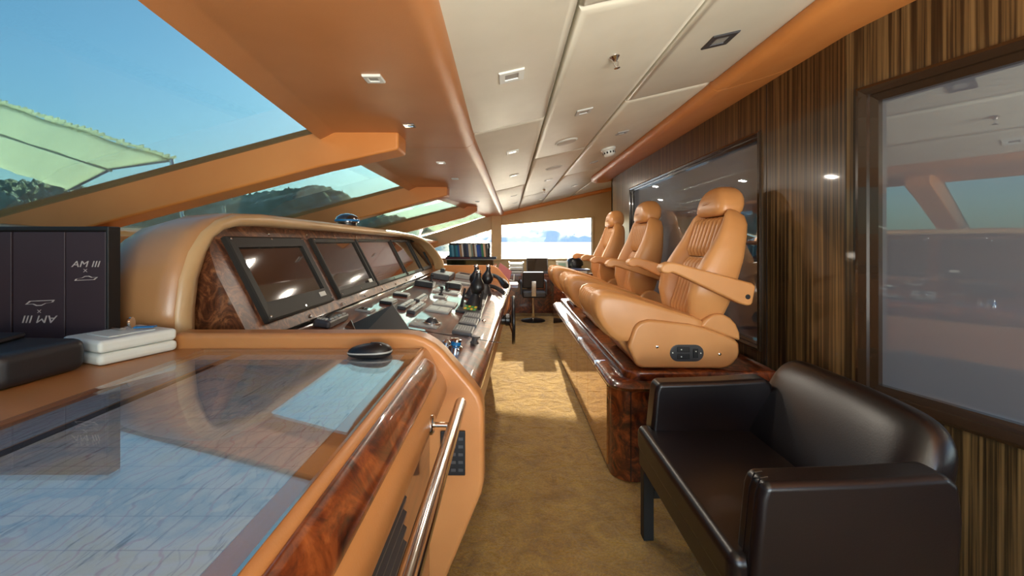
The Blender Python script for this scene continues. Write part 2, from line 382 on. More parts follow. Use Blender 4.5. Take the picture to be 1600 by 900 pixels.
# window trims at the far wall, the padded post between its windows and the cornice over it
mb = MB()
mb.prism([(-0.335,YF-0.05,-0.36),(-0.14,YF-0.05,-0.36),(-0.14,YF-0.05,0.62),(-0.335,YF-0.05,0.62)], (0,0.06,0)); struct('trim_7', mb, 'beige', bevel=0.015)
mb = MB(); secs = []
for x in ysteps(-0.16, 2.1, 18):
    z = ZC(x) - 0.01
    secs.append([(x, YF+0.0, z+0.02), (x, YF-0.10, z+0.02)] + [(x, YF-0.05-0.065*math.cos(a), z-0.055*math.sin(a)) for a in ysteps(0.2, PI*0.8, 8)] + [(x, YF+0.0, z-0.03)])
mb.loft(secs); struct('trim_8', mb, 'orange', smooth=50)
mb = MB(); mb.box((-0.14, YF-0.04, -0.345), (1.64, YF+0.02, -0.318)); struct('trim_9', mb, 'beige', bevel=0.008)
mb = MB()
mb.box((1.60, YF-0.03, -0.32), (1.63, YF+0.06, 0.49)); struct('trim_10', mb, 'beige', bevel=0.008)
# aft wall of zebrawood: straight part, then a part turned towards the entrance
XW = 1.48
def wall_holes(mb, o, du, us, zs, hole, t):
    o, du = Vector(o), Vector(du); nrm = Vector((du.y, -du.x, 0)).normalized()*t
    for i in range(len(us)-1):
        for j in range(len(zs)-1):
            if (i, j) in hole: continue
            p = lambda u, z: o + du*u + Vector((0, 0, z))
            mb.prism([p(us[i], zs[j]), p(us[i+1], zs[j]), p(us[i+1], zs[j+1]), p(us[i], zs[j+1])], nrm)
ZW = (FLOOR, -0.63, 0.642, 1.15)
mb = MB(); wall_holes(mb, (XW, 0, 0), (0, 1, 0), (1.83, 2.452, 5.06, 6.0), ZW, {(1, 1)}, 0.07)
struct('wall_aft', mb, 'zebra', smooth=0)
AD = Vector((0.309, -0.951, 0.0))           # running towards the near side, 18 degrees out
A0 = Vector((XW, 1.83, 0))
ZW2 = (FLOOR, -0.648, 0.642, 1.4)
mb = MB(); wall_holes(mb, A0, AD, (0, 0.06, 2.9, 3.62), ZW2, {(1, 1)}, -0.07)
struct('wall_right', mb, 'zebra', smooth=0)
mb = MB(); mb.box((XW, 5.94, FLOOR), (2.4, 6.0, 1.15)); mb.box((2.2, 6.0, FLOOR), (2.3, YF, 1.2)); struct('wall_corner', mb, 'beige', smooth=0)
def win(name, o, du, u0, u1, z0, z1, sgn, fw, fmat):
    o, du = Vector(o), Vector(du); nin = Vector((du.y, -du.x, 0)).normalized()*sgn     # towards the room
    root = thing(name, None, None, tuple(o + du*u0 + Vector((0,0,z0)))); root['kind'] = 'structure'
    mb = MB(); c = lambda u, z, d: o + du*u + Vector((0,0,z)) + nin*d
    for pr in ([(0,0),(fw,fw)],):
        O = [(u0,z0),(u1,z0),(u1,z1),(u0,z1)]; I = [(u0+fw,z0+fw),(u1-fw,z0+fw),(u1-fw,z1-fw),(u0+fw,z1-fw)]; E = [(u0-0.012,z0-0.012),(u1+0.012,z0-0.012),(u1+0.012,z1+0.012),(u0-0.012,z1+0.012)]
        K = [(u0+fw*0.5,z0+fw*0.5),(u1-fw*0.5,z0+fw*0.5),(u1-fw*0.5,z1-fw*0.5),(u0+fw*0.5,z1-fw*0.5)]
        rings = [(E,-0.002),(E,0.012),(O,0.016),(K,0.008),(K,-0.012),(I,-0.02),(I,-0.06),(O,-0.065)]
        mb.loft([[c(u, z, d) for u, z in R] for R, d in rings], cap=False)
    mb.build('window_frame', fmat, root, smooth=0)
    mb = MB(); g = 0.01
    mb.prism([c(u, z, -0.045) for u, z in ((u0+g,z0+g),(u1-g,z0+g),(u1-g,z1-g),(u0+g,z1-g))], -nin*0.008); mb.build('glass_pane', 'mirror', root, smooth=0)
    return root
win('window_9', (XW,0,0), (0,1,0), 2.452, 5.06, -0.63, 0.642, -1, 0.03, 'frame')
win('window_10', A0, AD, 0.06, 2.9, -0.648, 0.642, 1, 0.055, 'frame')
# thin seams in the veneer
mb = MB()
mb.box((XW-0.0015, 2.385, FLOOR), (XW+0.002, 2.389, 0.90)); struct('trim_11', mb, 'matblack', smooth=0)
# padded leather cornice along the aft wall
mb = MB(); secs = []
def crown_sec(y):
    lx = 1.055 if y < 5.2 else 1.055 + 0.43*(1-math.sqrt(max(0, 1-((y-5.2)/0.82)**2)))
    xw = XW+0.02 if y > 1.83 else XW+0.02+0.325*(1.83-y)
    lx2 = min(lx, xw-0.02); zl = ZC(lx2)
    s = [(lx2+0.05, y, zl+0.06), (lx2+0.006, y, zl+0.012), (lx2-0.002, y, zl-0.012), (lx2+0.008, y, zl-0.034), (lx2+0.035, y, zl-0.045), (lx2+0.08, y, zl-0.035)]
    ze = 0.915 + 0.0*(xw-XW)
    if y <= 1.83: ze = 0.915 + 0.20*(xw-XW-0.02)
    s += [(lerp(lx2+0.08, xw, 0.5), y, lerp(zl-0.035, ze, 0.5)-0.004), (xw, y, ze), (xw, y, ze+0.15)]
    return s
for i, (a, b_, n) in enumerate(((YN, 2.17, 10), (2.174, 4.9, 6), (4.904, 6.02, 16))):
    mb = MB(); mb.loft([crown_sec(y) for y in ysteps(a, b_, n)]); struct('trim_%d' % (12+i), mb, 'orange', smooth=50)
# outdoors: sea, wooded hill, far mountain, foredeck
mb = MB(); mb.add([(-9000,-3000,-6),(9000,-3000,-6),(9000,15000,-6),(-9000,15000,-6)], [(0,1,2,3)]); tag(struct('sea', mb, 'sea', smooth=0), 'calm sea')
from mathutils import noise as mn
def hill(name, ridge, dist, depth, nx, ny, amp, fr, mat):
    mb = MB(); secs = []
    for j in range(ny+1):
        v = j/ny; row = []
        for i in range(nx+1):
            a = lerp(ridge[0][0], ridge[-1][0], i/nx); b_ = pl(ridge, a)
            Y = dist/math.sqrt(1+a*a)*(1 + depth*v); X = a*Y
            hgt = b_*dist/math.sqrt(1+a*a)*(1+depth*0.55) + 6
            prof = math.sin(min(1, v/0.55)*PI/2)**0.8 if v < 0.55 else 1 - 0.3*(v-0.55)
            z = -6.5 + hgt*prof
            if v > 0.02: z += amp*(mn.noise(Vector((X*fr, Y*fr, 0))) + 0.6*mn.noise(Vector((X*fr*2.3, Y*fr*2.3, 5))) + 1.3*abs(mn.noise(Vector((X*fr*4, Y*fr*4, 9)))) + 0.5*abs(mn.noise(Vector((X*fr*9, Y*fr*9, 3)))))*min(1, hgt/18)
            row.append((X, Y, z))
        secs.append(row)
    mb.loft(secs, cap=False, closed=False); o = mb.build(name, mat, smooth=180); o['kind'] = 'structure'; return o
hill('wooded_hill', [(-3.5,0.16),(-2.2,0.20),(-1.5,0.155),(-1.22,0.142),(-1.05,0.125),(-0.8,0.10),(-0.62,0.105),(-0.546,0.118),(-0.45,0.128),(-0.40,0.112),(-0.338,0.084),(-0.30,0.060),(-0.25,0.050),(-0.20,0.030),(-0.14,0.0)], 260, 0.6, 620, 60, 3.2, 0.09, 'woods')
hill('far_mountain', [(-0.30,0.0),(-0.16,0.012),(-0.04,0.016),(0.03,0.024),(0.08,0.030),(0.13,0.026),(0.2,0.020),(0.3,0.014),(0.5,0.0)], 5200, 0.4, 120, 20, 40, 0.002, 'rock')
mb = MB(); mb.prism([(-2.7,-1.5,-0.62),(-2.7,7.9,-0.62),(-11,5.2,-0.50),(-12,3.2,-0.46),(-11,1.2,-0.50)], (0,0,0.06)); struct('foredeck', mb, 'white', smooth=0)
mb = MB(); mb.box((-2.6,-3.6,FLOOR-0.06),(4,YN-0.1,FLOOR)); struct('bounce_deck', mb, 'white', smooth=0)  # unseen white deck added to bounce sky light up indoors
# ------------------------------------------------------------------ HELM CONSOLE
con = thing('helm_console', 'long tan leather helm console with hooded row of monitors and wooden instrument board', 'helm console', (-0.5, 2.8, -H))
# hood: near cheek, arch and eyebrow swept forward
OUT = [(-0.955,1.185,-0.29),(-0.955,1.186,-0.20),(-0.955,1.20,-0.11),(-0.955,1.235,-0.03),(-0.955,1.285,0.030),(-0.955,1.35,0.072),(-0.955,1.436,0.098),(-0.952,1.60,0.106),(-0.95,2.1,0.104),(-0.95,2.6,0.100),(-0.95,3.2,0.094),(-0.935,3.6,0.086),(-0.90,3.85,0.074),(-0.86,4.06,0.045),(-0.81,4.24,-0.02),(-0.76,4.38,-0.11),(-0.72,4.47,-0.20),(-0.705,4.50,-0.29)]
mb = MB(); secs = []
for x_off, sh, dz in ((0.0,0.0,0.0),(-0.06,0.0,0.0),(-0.16,0.004,-0.008),(-0.25,0.018,-0.03),(-0.32,0.05,-0.075),(-0.36,0.10,-0.16),(-0.37,0.13,-0.27)):
    row = []
    for x, y, z in OUT:
        k = (z+0.29)/0.395
        row.append((x+x_off, y + (sh if y < 2 else -sh*0.5), z + dz*max(0, k)))
    secs.append(row)
mb.loft(secs, cap=False, closed=False)
hood = mb.build('hood', 'hood', con, smooth=60)
md = hood.modifiers.new('solid', 'SOLIDIFY'); md.thickness = 0.012; md.offset = -1
cy = 2.85
def inner(p, d_side, d_top):
    x, y, z = p; s = 1 if y < cy else -1
    k = max(0.0, min(1.0, (z+0.02)/0.12)); 
    return (x, y + s*d_side*(1-k) + s*0.02*k*(1 if (y < 1.5 or y > 3.8) else 0), z - d_top*k)
mb = MB(); secs = []
prof = [(0.0,-0.02),(0.05,0.0),(0.15,0.014),(0.5,0.020),(0.85,0.014),(0.96,0.0),(1.0,-0.03),(1.0,-0.08)]
for p in OUT:
    q = inner(p, 0.072, 0.046); secs.append([Vector(p).lerp(Vector(q), t_) + Vector((d, 0, 0)) for t_, d in prof])
mb.loft(secs, cap=True); mb.build('hood_rim', 'rim', con, smooth=60)
# monitor panel (burl) leaning back under the hood
PX = lambda z: -0.79 - 0.515*(z+0.32)
yz = [(1.287,-0.325),(1.287,-0.10)] + [(inner(o_, 0.072, 0.046)[1], inner(o_, 0.072, 0.046)[2]) for o_ in OUT[3:14]] + [(4.20,-0.06),(4.30,-0.14),(4.38,-0.22),(4.42,-0.325)]
yz = [(max(1.287, y_), z_) for y_, z_ in yz]
mb = MB(); mb.loft([[(PX(z_)-(0.0 if y_ < 3.7 else 0.0), y_, z_) for y_, z_ in yz], [(-1.06, y_, z_) for y_, z_ in yz]]); mb.build('monitor_panel', 'burlpanel', con, smooth=0)
pn = Vector((0.33, 0, 0.17)).normalized(); pu = Vector((-0.515, 0, 1)).normalized()
def pp(y, z, d=0.0): return Vector((PX(z), y, z)) + pn*d
for y0, y1, sc, wide in ((1.385,1.905,'screen',0.055),(1.985,2.535,'screen',0.03),(2.56,3.28,'screenred',0.022),(3.31,3.85,'screen',0.022),(3.90,4.36,'screen',0.025)):
    z0, z1 = -0.275, 0.012
    mb = MB()
    O = [(y0,z0),(y1,z0),(y1,z1),(y0,z1)]; g = wide
    I = [(y0+g*0.7,z0+g*1.1),(y1-g*0.7,z0+g*1.1),(y1-g*0.7,z1-g*0.7),(y0+g*0.7,z1-g*0.7)]
    mb.loft([[pp(y,z,d) for y,z in R] for R,d in ((O,-0.005),(O,0.016),([(y0+0.006,z0+0.006),(y1-0.006,z0+0.006),(y1-0.006,z1-0.006),(y0+0.006,z1-0.006)],0.020),(I,0.018),(I,0.008))], cap=False)
    mo = mb.build('monitor_bezel', 'bezel', con, smooth=0)
    mb = MB(); mb.prism([pp(y,z,0.009) for y,z in I], -pn*0.006); mb.build('screen', sc, mo, smooth=0)
    for yy in (y0+0.02, (y0+y1)/2, y1-0.02):
        for zz in (z0+0.014, z1-0.010):
            mb = MB(); mb.lathe(pp(yy,zz,0.017), pn, [(0.005,0),(0.005,0.004),(0.003,0.006)], 8); mb.build('screw', 'chrome', mo)
    if y0 < 2.5:
        mb = MB(); mb.prism([pp(y,z,0.0195) for y,z in ((y1-0.11,z0+0.030),(y1-0.055,z0+0.030),(y1-0.055,z0+0.048),(y1-0.11,z0+0.048))], pn*0.002); mb.build('maker_plate', 'pale', mo, smooth=0)
for y in ysteps(1.36, 4.2, 9):
    for z in (-0.300, 0.030):
        mb = MB(); mb.lathe(pp(y,z,0.0), pn, [(0.007,0),(0.007,0.004),(0.004,0.007)], 8); mb.build('panel_screw', 'chrome', con)
# instrument board, its hinge strip, nose and front
BZ = lambda x: -0.4397 - 0.1515*x
XF = lambda y: -0.138 + (y-1.6)*0.037
mb = MB(); secs = []
for y in ysteps(1.16, 4.46, 12):
    xf = XF(y); secs.append([(-0.80,y,BZ(-0.80)-0.03),(-0.795,y,BZ(-0.795)),(xf-0.045,y,BZ(xf-0.045)),(xf-0.045,y,BZ(xf)-0.03)])
mb.loft(secs); mb.build('instrument_board', 'board', con, smooth=0)
mb = MB(); mb.prism([(-0.79,1.2,BZ(-0.79)+0.001),(-0.776,1.2,BZ(-0.776)+0.001),(-0.776,1.2,BZ(-0.776)+0.008),(-0.79,1.2,BZ(-0.79)+0.010)], (0,3.2,0)); mb.build('hinge_strip', 'chrome', con, smooth=0)
mb = MB(); secs = []
for y in ysteps(1.17, 4.46, 12):
    xf = XF(y); z = BZ(xf)
    secs.append([(xf-0.05,y,BZ(xf-0.05)-0.02),(xf-0.044,y,BZ(xf-0.044)+0.002),(xf-0.035,y,z+0.008),(xf+0.025,y,z-0.010),(xf+0.05,y,z-0.03),(xf+0.058,y,z-0.055),(xf+0.052,y,z-0.085),(xf+0.035,y,z-0.10),(xf-0.02,y,z-0.10)])
mb.loft(secs); mb.build('nose_trim', 'burl', con, smooth=50)
mb = MB(); secs = []
for y in ysteps(1.18, 4.46, 8):
    xf = XF(y); z = BZ(xf)-0.09
    secs.append([(xf-0.06,y,z),(xf+0.03,y,z-0.005),(xf+0.035,y,z-0.03),(xf+0.01,y,z-0.22),(xf-0.05,y,z-0.42),(xf-0.18,y,-1.29),(-0.9,y,-1.29),(-0.9,y,BZ(-0.9)-0.05)])
mb.loft(secs); mb.build('console_front', 'tan', con, smooth=50)
# end panels
def endpanel(y, t, sx):
    mb = MB()
    pts = [(-0.92,-0.25),(-0.30,-0.25),(-0.258,-0.253),(-0.226,-0.264),(-0.200,-0.280),(-0.178,-0.300),(-0.100,-0.392),(-0.080,-0.420),(-0.070,-0.448),(-0.068,-0.48),(-0.068,-0.655),(-0.075,-0.69),(-0.165,-0.905),(-0.32,-1.295),(-0.92,-1.295)]
    mb.prism([(x+sx*(1 if x > -0.7 else 0), y, z) for x, z in pts], (0, t, 0)); return mb
endpanel(1.132, 0.07, 0).build('end_panel', 'tan', con, bevel=0.014, seg=4)
endpanel(4.45, 0.07, 0.08).build('end_panel', 'orange', con, bevel=0.012)
mb = MB(); mb.box((-0.185,1.124,-0.632),(-0.118,1.131,-0.512)); kp = mb.build('control_keypad', 'black', con, bevel=0.002)
mb = MB()
for i in range(3):
    for j in range(5): mb.box((-0.176+i*0.02,1.122,-0.620+j*0.021),(-0.164+i*0.02,1.1235,-0.612+j*0.021))
mb.build('keys', 'darkgrey', kp, smooth=0)
# instruments laid into the board
ex = Vector((1,0,-0.1515)).normalized(); ey = Vector((0,1,0)); en = Vector((0.1515,0,1)).normalized()
def bp(px, py):
    a, b_ = (px-795)/F, (378-py)/F
    Y = -0.4397/(b_+0.1515*a); return Vector((a*Y, Y, b_*Y))
def span(NL, FR):
    p, q = bp(*NL), bp(*FR); c = (p+q)/2; return c, abs((q-p).dot(ex))/2, abs(q.y-p.y)/2
def plate(name, NL, FR, h, mat, bevel=0.004):
    c, a, b_ = span(NL, FR); mb = MB(); mb.obox(c+en*(h/2), ex*a, ey*b_, en*(h/2+0.001)); o = mb.build(name, mat, con, bevel=bevel); return o, c+en*h, a, b_
def sub(o, name, mat, parts, bevel=0.0):
    mb = MB()
    for c, a, b_, h in parts: mb.obox(Vector(c)+en*h/2, ex*a, ey*b_, en*h/2)
    return mb.build(name, mat, o, bevel=bevel)
def at(c, u, v): return c + ex*u + ey*v
# near keypad display
o, c, a, b_ = plate('chart_plotter', (486.5,511), (545,500), 0.03, 'darkgrey', 0.012)
sub(o, 'display', 'screen', [(at(c,-a*0.15,b_*0.1), a*0.62, b_*0.62, 0.003)])
sub(o, 'keys', 'pale', [(at(c,a*0.72,b_*(-0.6+0.4*k)), a*0.1, b_*0.12, 0.006) for k in range(4)] + [(at(c,a*(-0.6+0.3*k),-b_*0.8), a*0.09, b_*0.08, 0.006) for k in range(4)])
o, c, a, b_ = plate('gauge_display', (553.5,485.5), (587.5,485), 0.008, 'grey'); sub(o, 'display', 'screen', [(c, a*0.75, b_*0.7, 0.002)])
for NL, FR in (((592,474),(621,472)), ((613,461.5),(641,462.5))):
    o, c, a, b_ = plate('breaker_cover', NL, FR, 0.014, 'black'); sub(o, 'lid', 'pale', [(c, a*0.88, b_*0.86, 0.005)])
for NL, FR in (((620,483),(650,474)), ((634.5,489.5),(665.5,478)), ((645.5,471.5),(668,464.5))):
    o, c, a, b_ = plate('switch_bank', NL, FR, 0.016, 'darkgrey')
    for k in range(4): sub(o, 'rocker_switch', 'white', [(at(c,0,b_*(-0.72+0.48*k)), a*0.42, b_*0.19, 0.008)], 0.002)
o, c, a, b_ = plate('trackball_panel', (638,508), (690,506), 0.008, 'grey')
mb = MB(); mb.lathe(at(c,a*0.42,0), en, [(b_*0.62,0),(b_*0.62,0.006),(b_*0.5,0.008),(b_*0.5,0.002)], 20); mb.build('trackball_ring', 'steel', o)
mb = MB(); mb.sphere(at(c,a*0.42,0)+en*0.002, b_*0.46, 12); mb.build('trackball', 'darkgrey', o)
sub(o, 'button', 'pale', [(at(c,-a*0.62,b_*0.4), a*0.13, b_*0.16, 0.006)], 0.002); sub(o, 'button', 'pale', [(at(c,-a*0.62,-b_*0.4), a*0.13, b_*0.16, 0.006)], 0.002)
for NL, FR in (((663,486),(707,484)), ((675.5,476.5),(715.5,475.5))):
    o, c, a, b_ = plate('indicator_panel', NL, FR, 0.010, 'grey')
    sub(o, 'legend_window', 'pale', [(at(c,-a*0.42,0), a*0.34, b_*0.55, 0.002), (at(c,a*0.42,0), a*0.38, b_*0.7, 0.002)])
def stick(o, c, h, r): 
    mb = MB(); mb.lathe(c, en, [(r*1.5,0),(r*1.3,0.008),(r*0.6,0.012),(r*0.6,h*0.7),(r,h*0.75),(r*1.05,h*0.95),(r*0.6,h)], 12); mb.build('joystick', 'black', o)
o, c, a, b_ = plate('thruster_control', (647,446.5), (680,448), 0.04, 'black', 0.006); sub(o, 'face_plate', 'pale', [(c, a*0.8, b_*0.72, 0.002)]); sub(o, 'slot', 'matblack', [(at(c,0,b_*0.1), a*0.7, b_*0.15, 0.004)]); stick(o, at(c,a*0.62,0), 0.06, 0.012)
o, c, a, b_ = plate('trim_control', (675.5,456), (719,458), 0.012, 'grey'); sub(o, 'slot', 'matblack', [(at(c,-a*0.4,0), a*0.14, b_*0.7, 0.003), (at(c,a*0.1,0), a*0.14, b_*0.7, 0.003)]); sub(o, 'legend_strip', 'pale', [(at(c,a*0.6,0), a*0.22, b_*0.7, 0.002)]); stick(o, at(c,a*0.0,b_*0.2), 0.06, 0.012)
o, c, a, b_ = plate('jog_lever_panel', (676.5,464), (700,463), 0.010, 'grey'); stick(o, c, 0.06, 0.012)
o, c, a, b_ = plate('radio_unit', (695,449), (721,450.5), 0.04, 'black', 0.006); sub(o, 'face_plate', 'pale', [(c, a*0.85, b_*0.8, 0.003)])
o, c, a, b_ = plate('autopilot_unit', (671.5,435), (710,433.5), 0.05, 'darkgrey', 0.008); sub(o, 'face_plate', 'pale', [(c, a*0.86, b_*0.84, 0.004)]); sub(o, 'tiller_knob', 'black', [(at(c,-a*0.1,0), a*0.22, b_*0.2, 0.04)], 0.006)
o, c, a, b_ = plate('radio_unit', (698,426), (727,427.5), 0.05, 'darkgrey', 0.008); sub(o, 'speaker_grille', 'black', [(at(c,-a*0.3,0), a*0.45, b_*0.7, 0.004)]); sub(o, 'knob', 'black', [(at(c,a*0.6,0), a*0.15, b_*0.2, 0.02)], 0.004)
o, c, a, b_ = plate('searchlight_control', (710.5,434), (740,434), 0.04, 'grey', 0.006); sub(o, 'slot', 'matblack', [(c, a*0.6, b_*0.4, 0.004)])
o, c, a, b_ = plate('alarm_panel', (704,442), (735,445), 0.014, 'grey'); sub(o, 'legend_window', 'pale', [(c, a*0.8, b_*0.7, 0.002)])
for NL, FR in (((705.5,522),(741,515.5)), ((715.5,509),(748,503)), ((722,498.5),(753,495))):
    o, c, a, b_ = plate('rubber_keypad', NL, FR, 0.016, 'darkgrey')
    sub(o, 'keys', 'grey', [(at(c,a*(-0.62+0.25*i),b_*(-0.5+0.33*j)), a*0.08, b_*0.11, 0.004) for i in range(6) for j in range(4)])
o, c, a, b_ = plate('throttle_base', (711,488), (757,480), 0.014, 'black')
for k in range(4):
    for j in range(2): sub(o, 'indicator_lamp', 'green' if (k+j) % 2 else 'yellow', [(at(c,a*(-0.38+0.25*k),b_*(-0.45+0.5*j)), a*0.1, b_*0.16, 0.004)])
for sx in (-0.75, 0.72):
    mb = MB(); mb.tube([at(c,a*sx,-b_*0.2), at(c,a*sx,0)+en*0.06, at(c,a*sx,b_*0.2)+en*0.10], [0.010,0.008,0.007]); mb.build('trim_lever', 'black', o)
plate('throttle_base', (724,466), (764,459), 0.012, 'black')
o, c, a, b_ = plate('indicator_panel', (739,475), (760,470), 0.010, 'grey')
def throttle(px, py, sc):
    p = bp(px, py); mb = MB()
    mb.lathe(p, en, [(0.058,0),(0.056,0.012),(0.045,0.03),(0.034,0.062),(0.022,0.078),(0.020,0.09)], 20); boot = mb.build('throttle_boot', 'blackleather', con, smooth=60)
    mb = MB(); k = p + en*0.125*sc; mb.lathe(k + Vector((0,0,-0.045*sc)), (0.1,0.0,1), [(0.014,0),(0.034*sc,0.012*sc),(0.046*sc,0.04*sc),(0.042*sc,0.068*sc),(0.026*sc,0.092*sc),(0.017*sc,0.11*sc),(0.017*sc,0.135*sc)], 18)
    lv = mb.build('throttle_lever', 'black', con, smooth=60)
    mb = MB(); mb.lathe(k + Vector((0.01,0,0.088*sc)), (0.1,0,1), [(0.016*sc,0),(0.019*sc,0.006),(0.017*sc,0.016),(0.008*sc,0.022)], 14); mb.build('chrome_tip', 'chrome', lv, smooth=60)
throttle(740, 480, 1.0); throttle(738, 463, 1.0); throttle(757, 460, 1.0)
mb = MB(); p = bp(711, 546); mb.lathe(p, en, [(0.026,0),(0.026,0.012),(0.018,0.016),(0.018,0.03),(0.021,0.034),(0.021,0.04),(0.012,0.042)], 16); kn = mb.build('ignition_knob', 'chrome', con)
mb = MB(); mb.lathe(p+en*0.018, en, [(0.0195,0),(0.0195,0.012)], 16); mb.build('blue_ring', 'blue', kn)
mb = MB(); mb.lathe(bp(697,538), en, [(0.016,0),(0.016,0.01),(0.009,0.016)], 14); mb.build('push_button', 'chrome', con)
mb = MB(); mb.lathe(bp(741,536), en, [(0.02,0),(0.012,0.01),(0.012,0.02),(0.022,0.024),(0.018,0.03)], 8); mb.build('wing_knob', 'darkgrey', con)
mb = MB(); mb.lathe(bp(756,502), en, [(0.012,0),(0.010,0.006),(0.004,0.009)], 12); mb.build('push_button', 'steel', con)
mb = MB(); q = bp(690,522); mb.obox(q+en*0.0008, ex*0.26, ey*0.0018, en*0.001); mb.build('board_seam', 'matblack', con, smooth=0)
# steering wheel on the console's face
wy, wz, wx = 3.12, -0.585, 0.035
mb = MB(); R = 0.168
ring = [Vector((wx, wy + R*math.cos(2*PI*k/40), wz + R*math.sin(2*PI*k/40))) for k in range(40)]
secs = [[c_ + ((c_-Vector((wx,wy,wz))).normalized()*math.cos(2*PI*j/10) + Vector((1,0,0))*math.sin(2*PI*j/10))*0.0125 for j in range(10)] for c_ in ring]
mb.loft(secs + [secs[0]], cap=False)
sw = mb.build('steering_wheel', 'black', con, smooth=80)
mb = MB(); mb.lathe((-0.11,wy,wz), (1,0,0), [(0.050,0),(0.050,0.02),(0.036,0.03),(0.036,0.08),(0.045,0.09),(0.045,0.115),(0.03,0.13)], 18); mb.build('wheel_hub', 'black', sw)
mb = MB()
for k in range(3):
    a_ = 2*PI*k/3 + PI/2; d = Vector((0, math.cos(a_), math.sin(a_)))
    mb.tube([Vector((0.005,wy,wz))+d*0.03, Vector((0.02,wy,wz))+d*0.1, Vector((wx,wy,wz))+d*R], 0.008, 8)
mb.build('wheel_spokes', 'steel', sw)
# things lying on the console
mb = MB(); p = bp(640, 515)
fl = thing('instrument_cover', 'black angular cover flap propped up on the instrument board behind the mouse', 'instrument cover', (p.x, p.y, p.z))
A, B, C_, D_ = P(538,512,1.62), P(613,476,1.86), P(641,517,1.62), P(560,530,1.45)
mb = MB(); mb.prism([A, B, C_, D_], (0.004, 0.004, -0.004)); mb.build('cover_flap', 'matblack', fl, smooth=0)
E_ = bp(560,512); mb = MB(); mb.prism([A, P(556,518,1.55), P(548,500,1.66)], (0,0.006,0.0)); mb.build('side_gusset', 'burlpanel', fl, smooth=0)
# telephone handset with a coiled cord at the far corner
p = bp(778, 442); hs = thing('radio_handset', 'black radio handset with coiled cord lying at the far corner of the helm console', 'handset', tuple(p))
mb = MB(); s0 = bp(757,437)+en*0.03; s1 = bp(790,452)+en*0.03
mb.tube([s0 + (s1-s0)*t_ + en*(0.05*math.sin(PI*t_)) for t_ in ysteps(0,1,10)], [0.034,0.036,0.03,0.022,0.02,0.02,0.02,0.022,0.03,0.036,0.03], 10); mb.build('handset_body', 'black', hs, smooth=60)
mb = MB(); q0 = bp(764,450)+en*0.02; q1 = bp(789,462)+en*0.015
pts = []
for k in range(121):
    t_ = k/120; a_ = 2*PI*t_*14; c_ = q0.lerp(q1, t_) + en*0.012*math.sin(PI*t_); pts.append(c_ + Vector((0.012*math.cos(a_), 0.012*math.cos(a_), 0.014*math.sin(a_))))
mb.tube(pts, 0.004, 6); mb.build('coiled_cord', 'matblack', hs, smooth=60)
# compass dome on the hood
p = Vector((-0.99, 2.55, 0.1045)); cp = thing('compass', 'black domed magnetic compass standing on top of the leather hood', 'compass', tuple(p))
mb = MB(); mb.lathe(p, (0,0,1), [(0.055,-0.004),(0.055,0.012),(0.068,0.02)], 20); mb.build('compass_base', 'black', cp)
mb = MB(); mb.lathe(p+Vector((0,0,0.012)), (0,0,1), [(0.066,0),(0.070,0.018),(0.060,0.038),(0.038,0.052),(0.012,0.058)], 20); mb.build('compass_dome', 'screen', cp, smooth=60)
mb = MB(); mb.lathe(p+Vector((0,0,0.012)), (0,0,1), [(0.072,0.008),(0.074,0.014),(0.072,0.020)], 20); mb.build('compass_ring', 'blue', cp, smooth=60)

# ------------------------------------------------------------------ CHART TABLE
TZ = -0.290
ct = thing('chart_table', 'tan leather chart table with a glass top and burl edge in the foreground', 'chart table', (-0.7, 0.3, -H))
mb = MB(); mb.box((-1.72,-0.7,TZ-0.05),(-0.82,1.131,TZ)); mb.box((-0.82,-0.7,TZ-0.05),(-0.233,1.131,TZ-0.008)); mb.box((-0.82,1.118,TZ-0.05),(-0.233,1.131,TZ)); mb.build('tabletop', 'tan', ct, smooth=0)
mb = MB(); mb.box((-0.816,-0.62,TZ-0.004),(-0.237,1.116,TZ+0.003)); mb.build('glass_top', 'tableglass', ct, bevel=0.001, seg=2)
mb = MB(); mb.box((-0.237,-0.7,TZ-0.02),(-0.2325,1.118,TZ+0.0045)); mb.build('glass_edge_strip', 'steel', ct, smooth=0)
mb = MB(); secs = []
for y in (-0.7, 1.131): secs.append([(-0.2325,y,TZ-0.05),(-0.2325,y,TZ+0.003),(-0.226,y,TZ+0.002),(-0.219,y,TZ-0.006),(-0.19,y,TZ-0.058),(-0.183,y,TZ-0.066),(-0.173,y,TZ-0.085),(-0.168,y,TZ-0.108),(-0.173,y,TZ-0.132),(-0.186,y,TZ-0.15),(-0.21,y,TZ-0.155)])
mb.loft(secs); mb.build('padded_edge', 'tan', ct, smooth=50)
mb = MB(); secs = []
for y, k in ((-0.68,1),(1.052,1),(1.066,0.93),(1.076,0.78),(1.082,0.5)):
    c0, c1 = Vector((-0.219,y,TZ-0.006)), Vector((-0.1865,y,TZ-0.064)); mid = (c0+c1)/2; n_ = Vector((0.87,0,0.49))
    secs.append([mid+(c0-mid)*k-n_*0.01] + [mid + (c0-mid)*k*math.cos(a_) + n_*(0.002+0.009*math.sin(a_)) for a_ in ysteps(0, PI, 8)] + [mid+(c1-mid)*k-n_*0.01])
mb.loft(secs); mb.build('burl_edge', 'burl', ct, smooth=50)
mb = MB(); mb.box((-1.70,-0.7,-1.29),(-0.215,1.13,TZ-0.05)); mb.build('table_base', 'board', ct, smooth=0)
mb = MB(); mb.box((-0.214,-0.5,-0.95),(-0.208,0.80,-0.47)); vn = mb.build('vent', 'matblack', ct, smooth=0)
mb = MB()
for k in range(16):
    z = -0.48-0.029*k; mb.prism([(-0.208,-0.5,z),(-0.196,-0.5,z-0.010),(-0.196,-0.5,z-0.015),(-0.208,-0.5,z-0.006)], (0,1.3,0))
mb.build('vent_slats', 'darkgrey', vn, smooth=0)
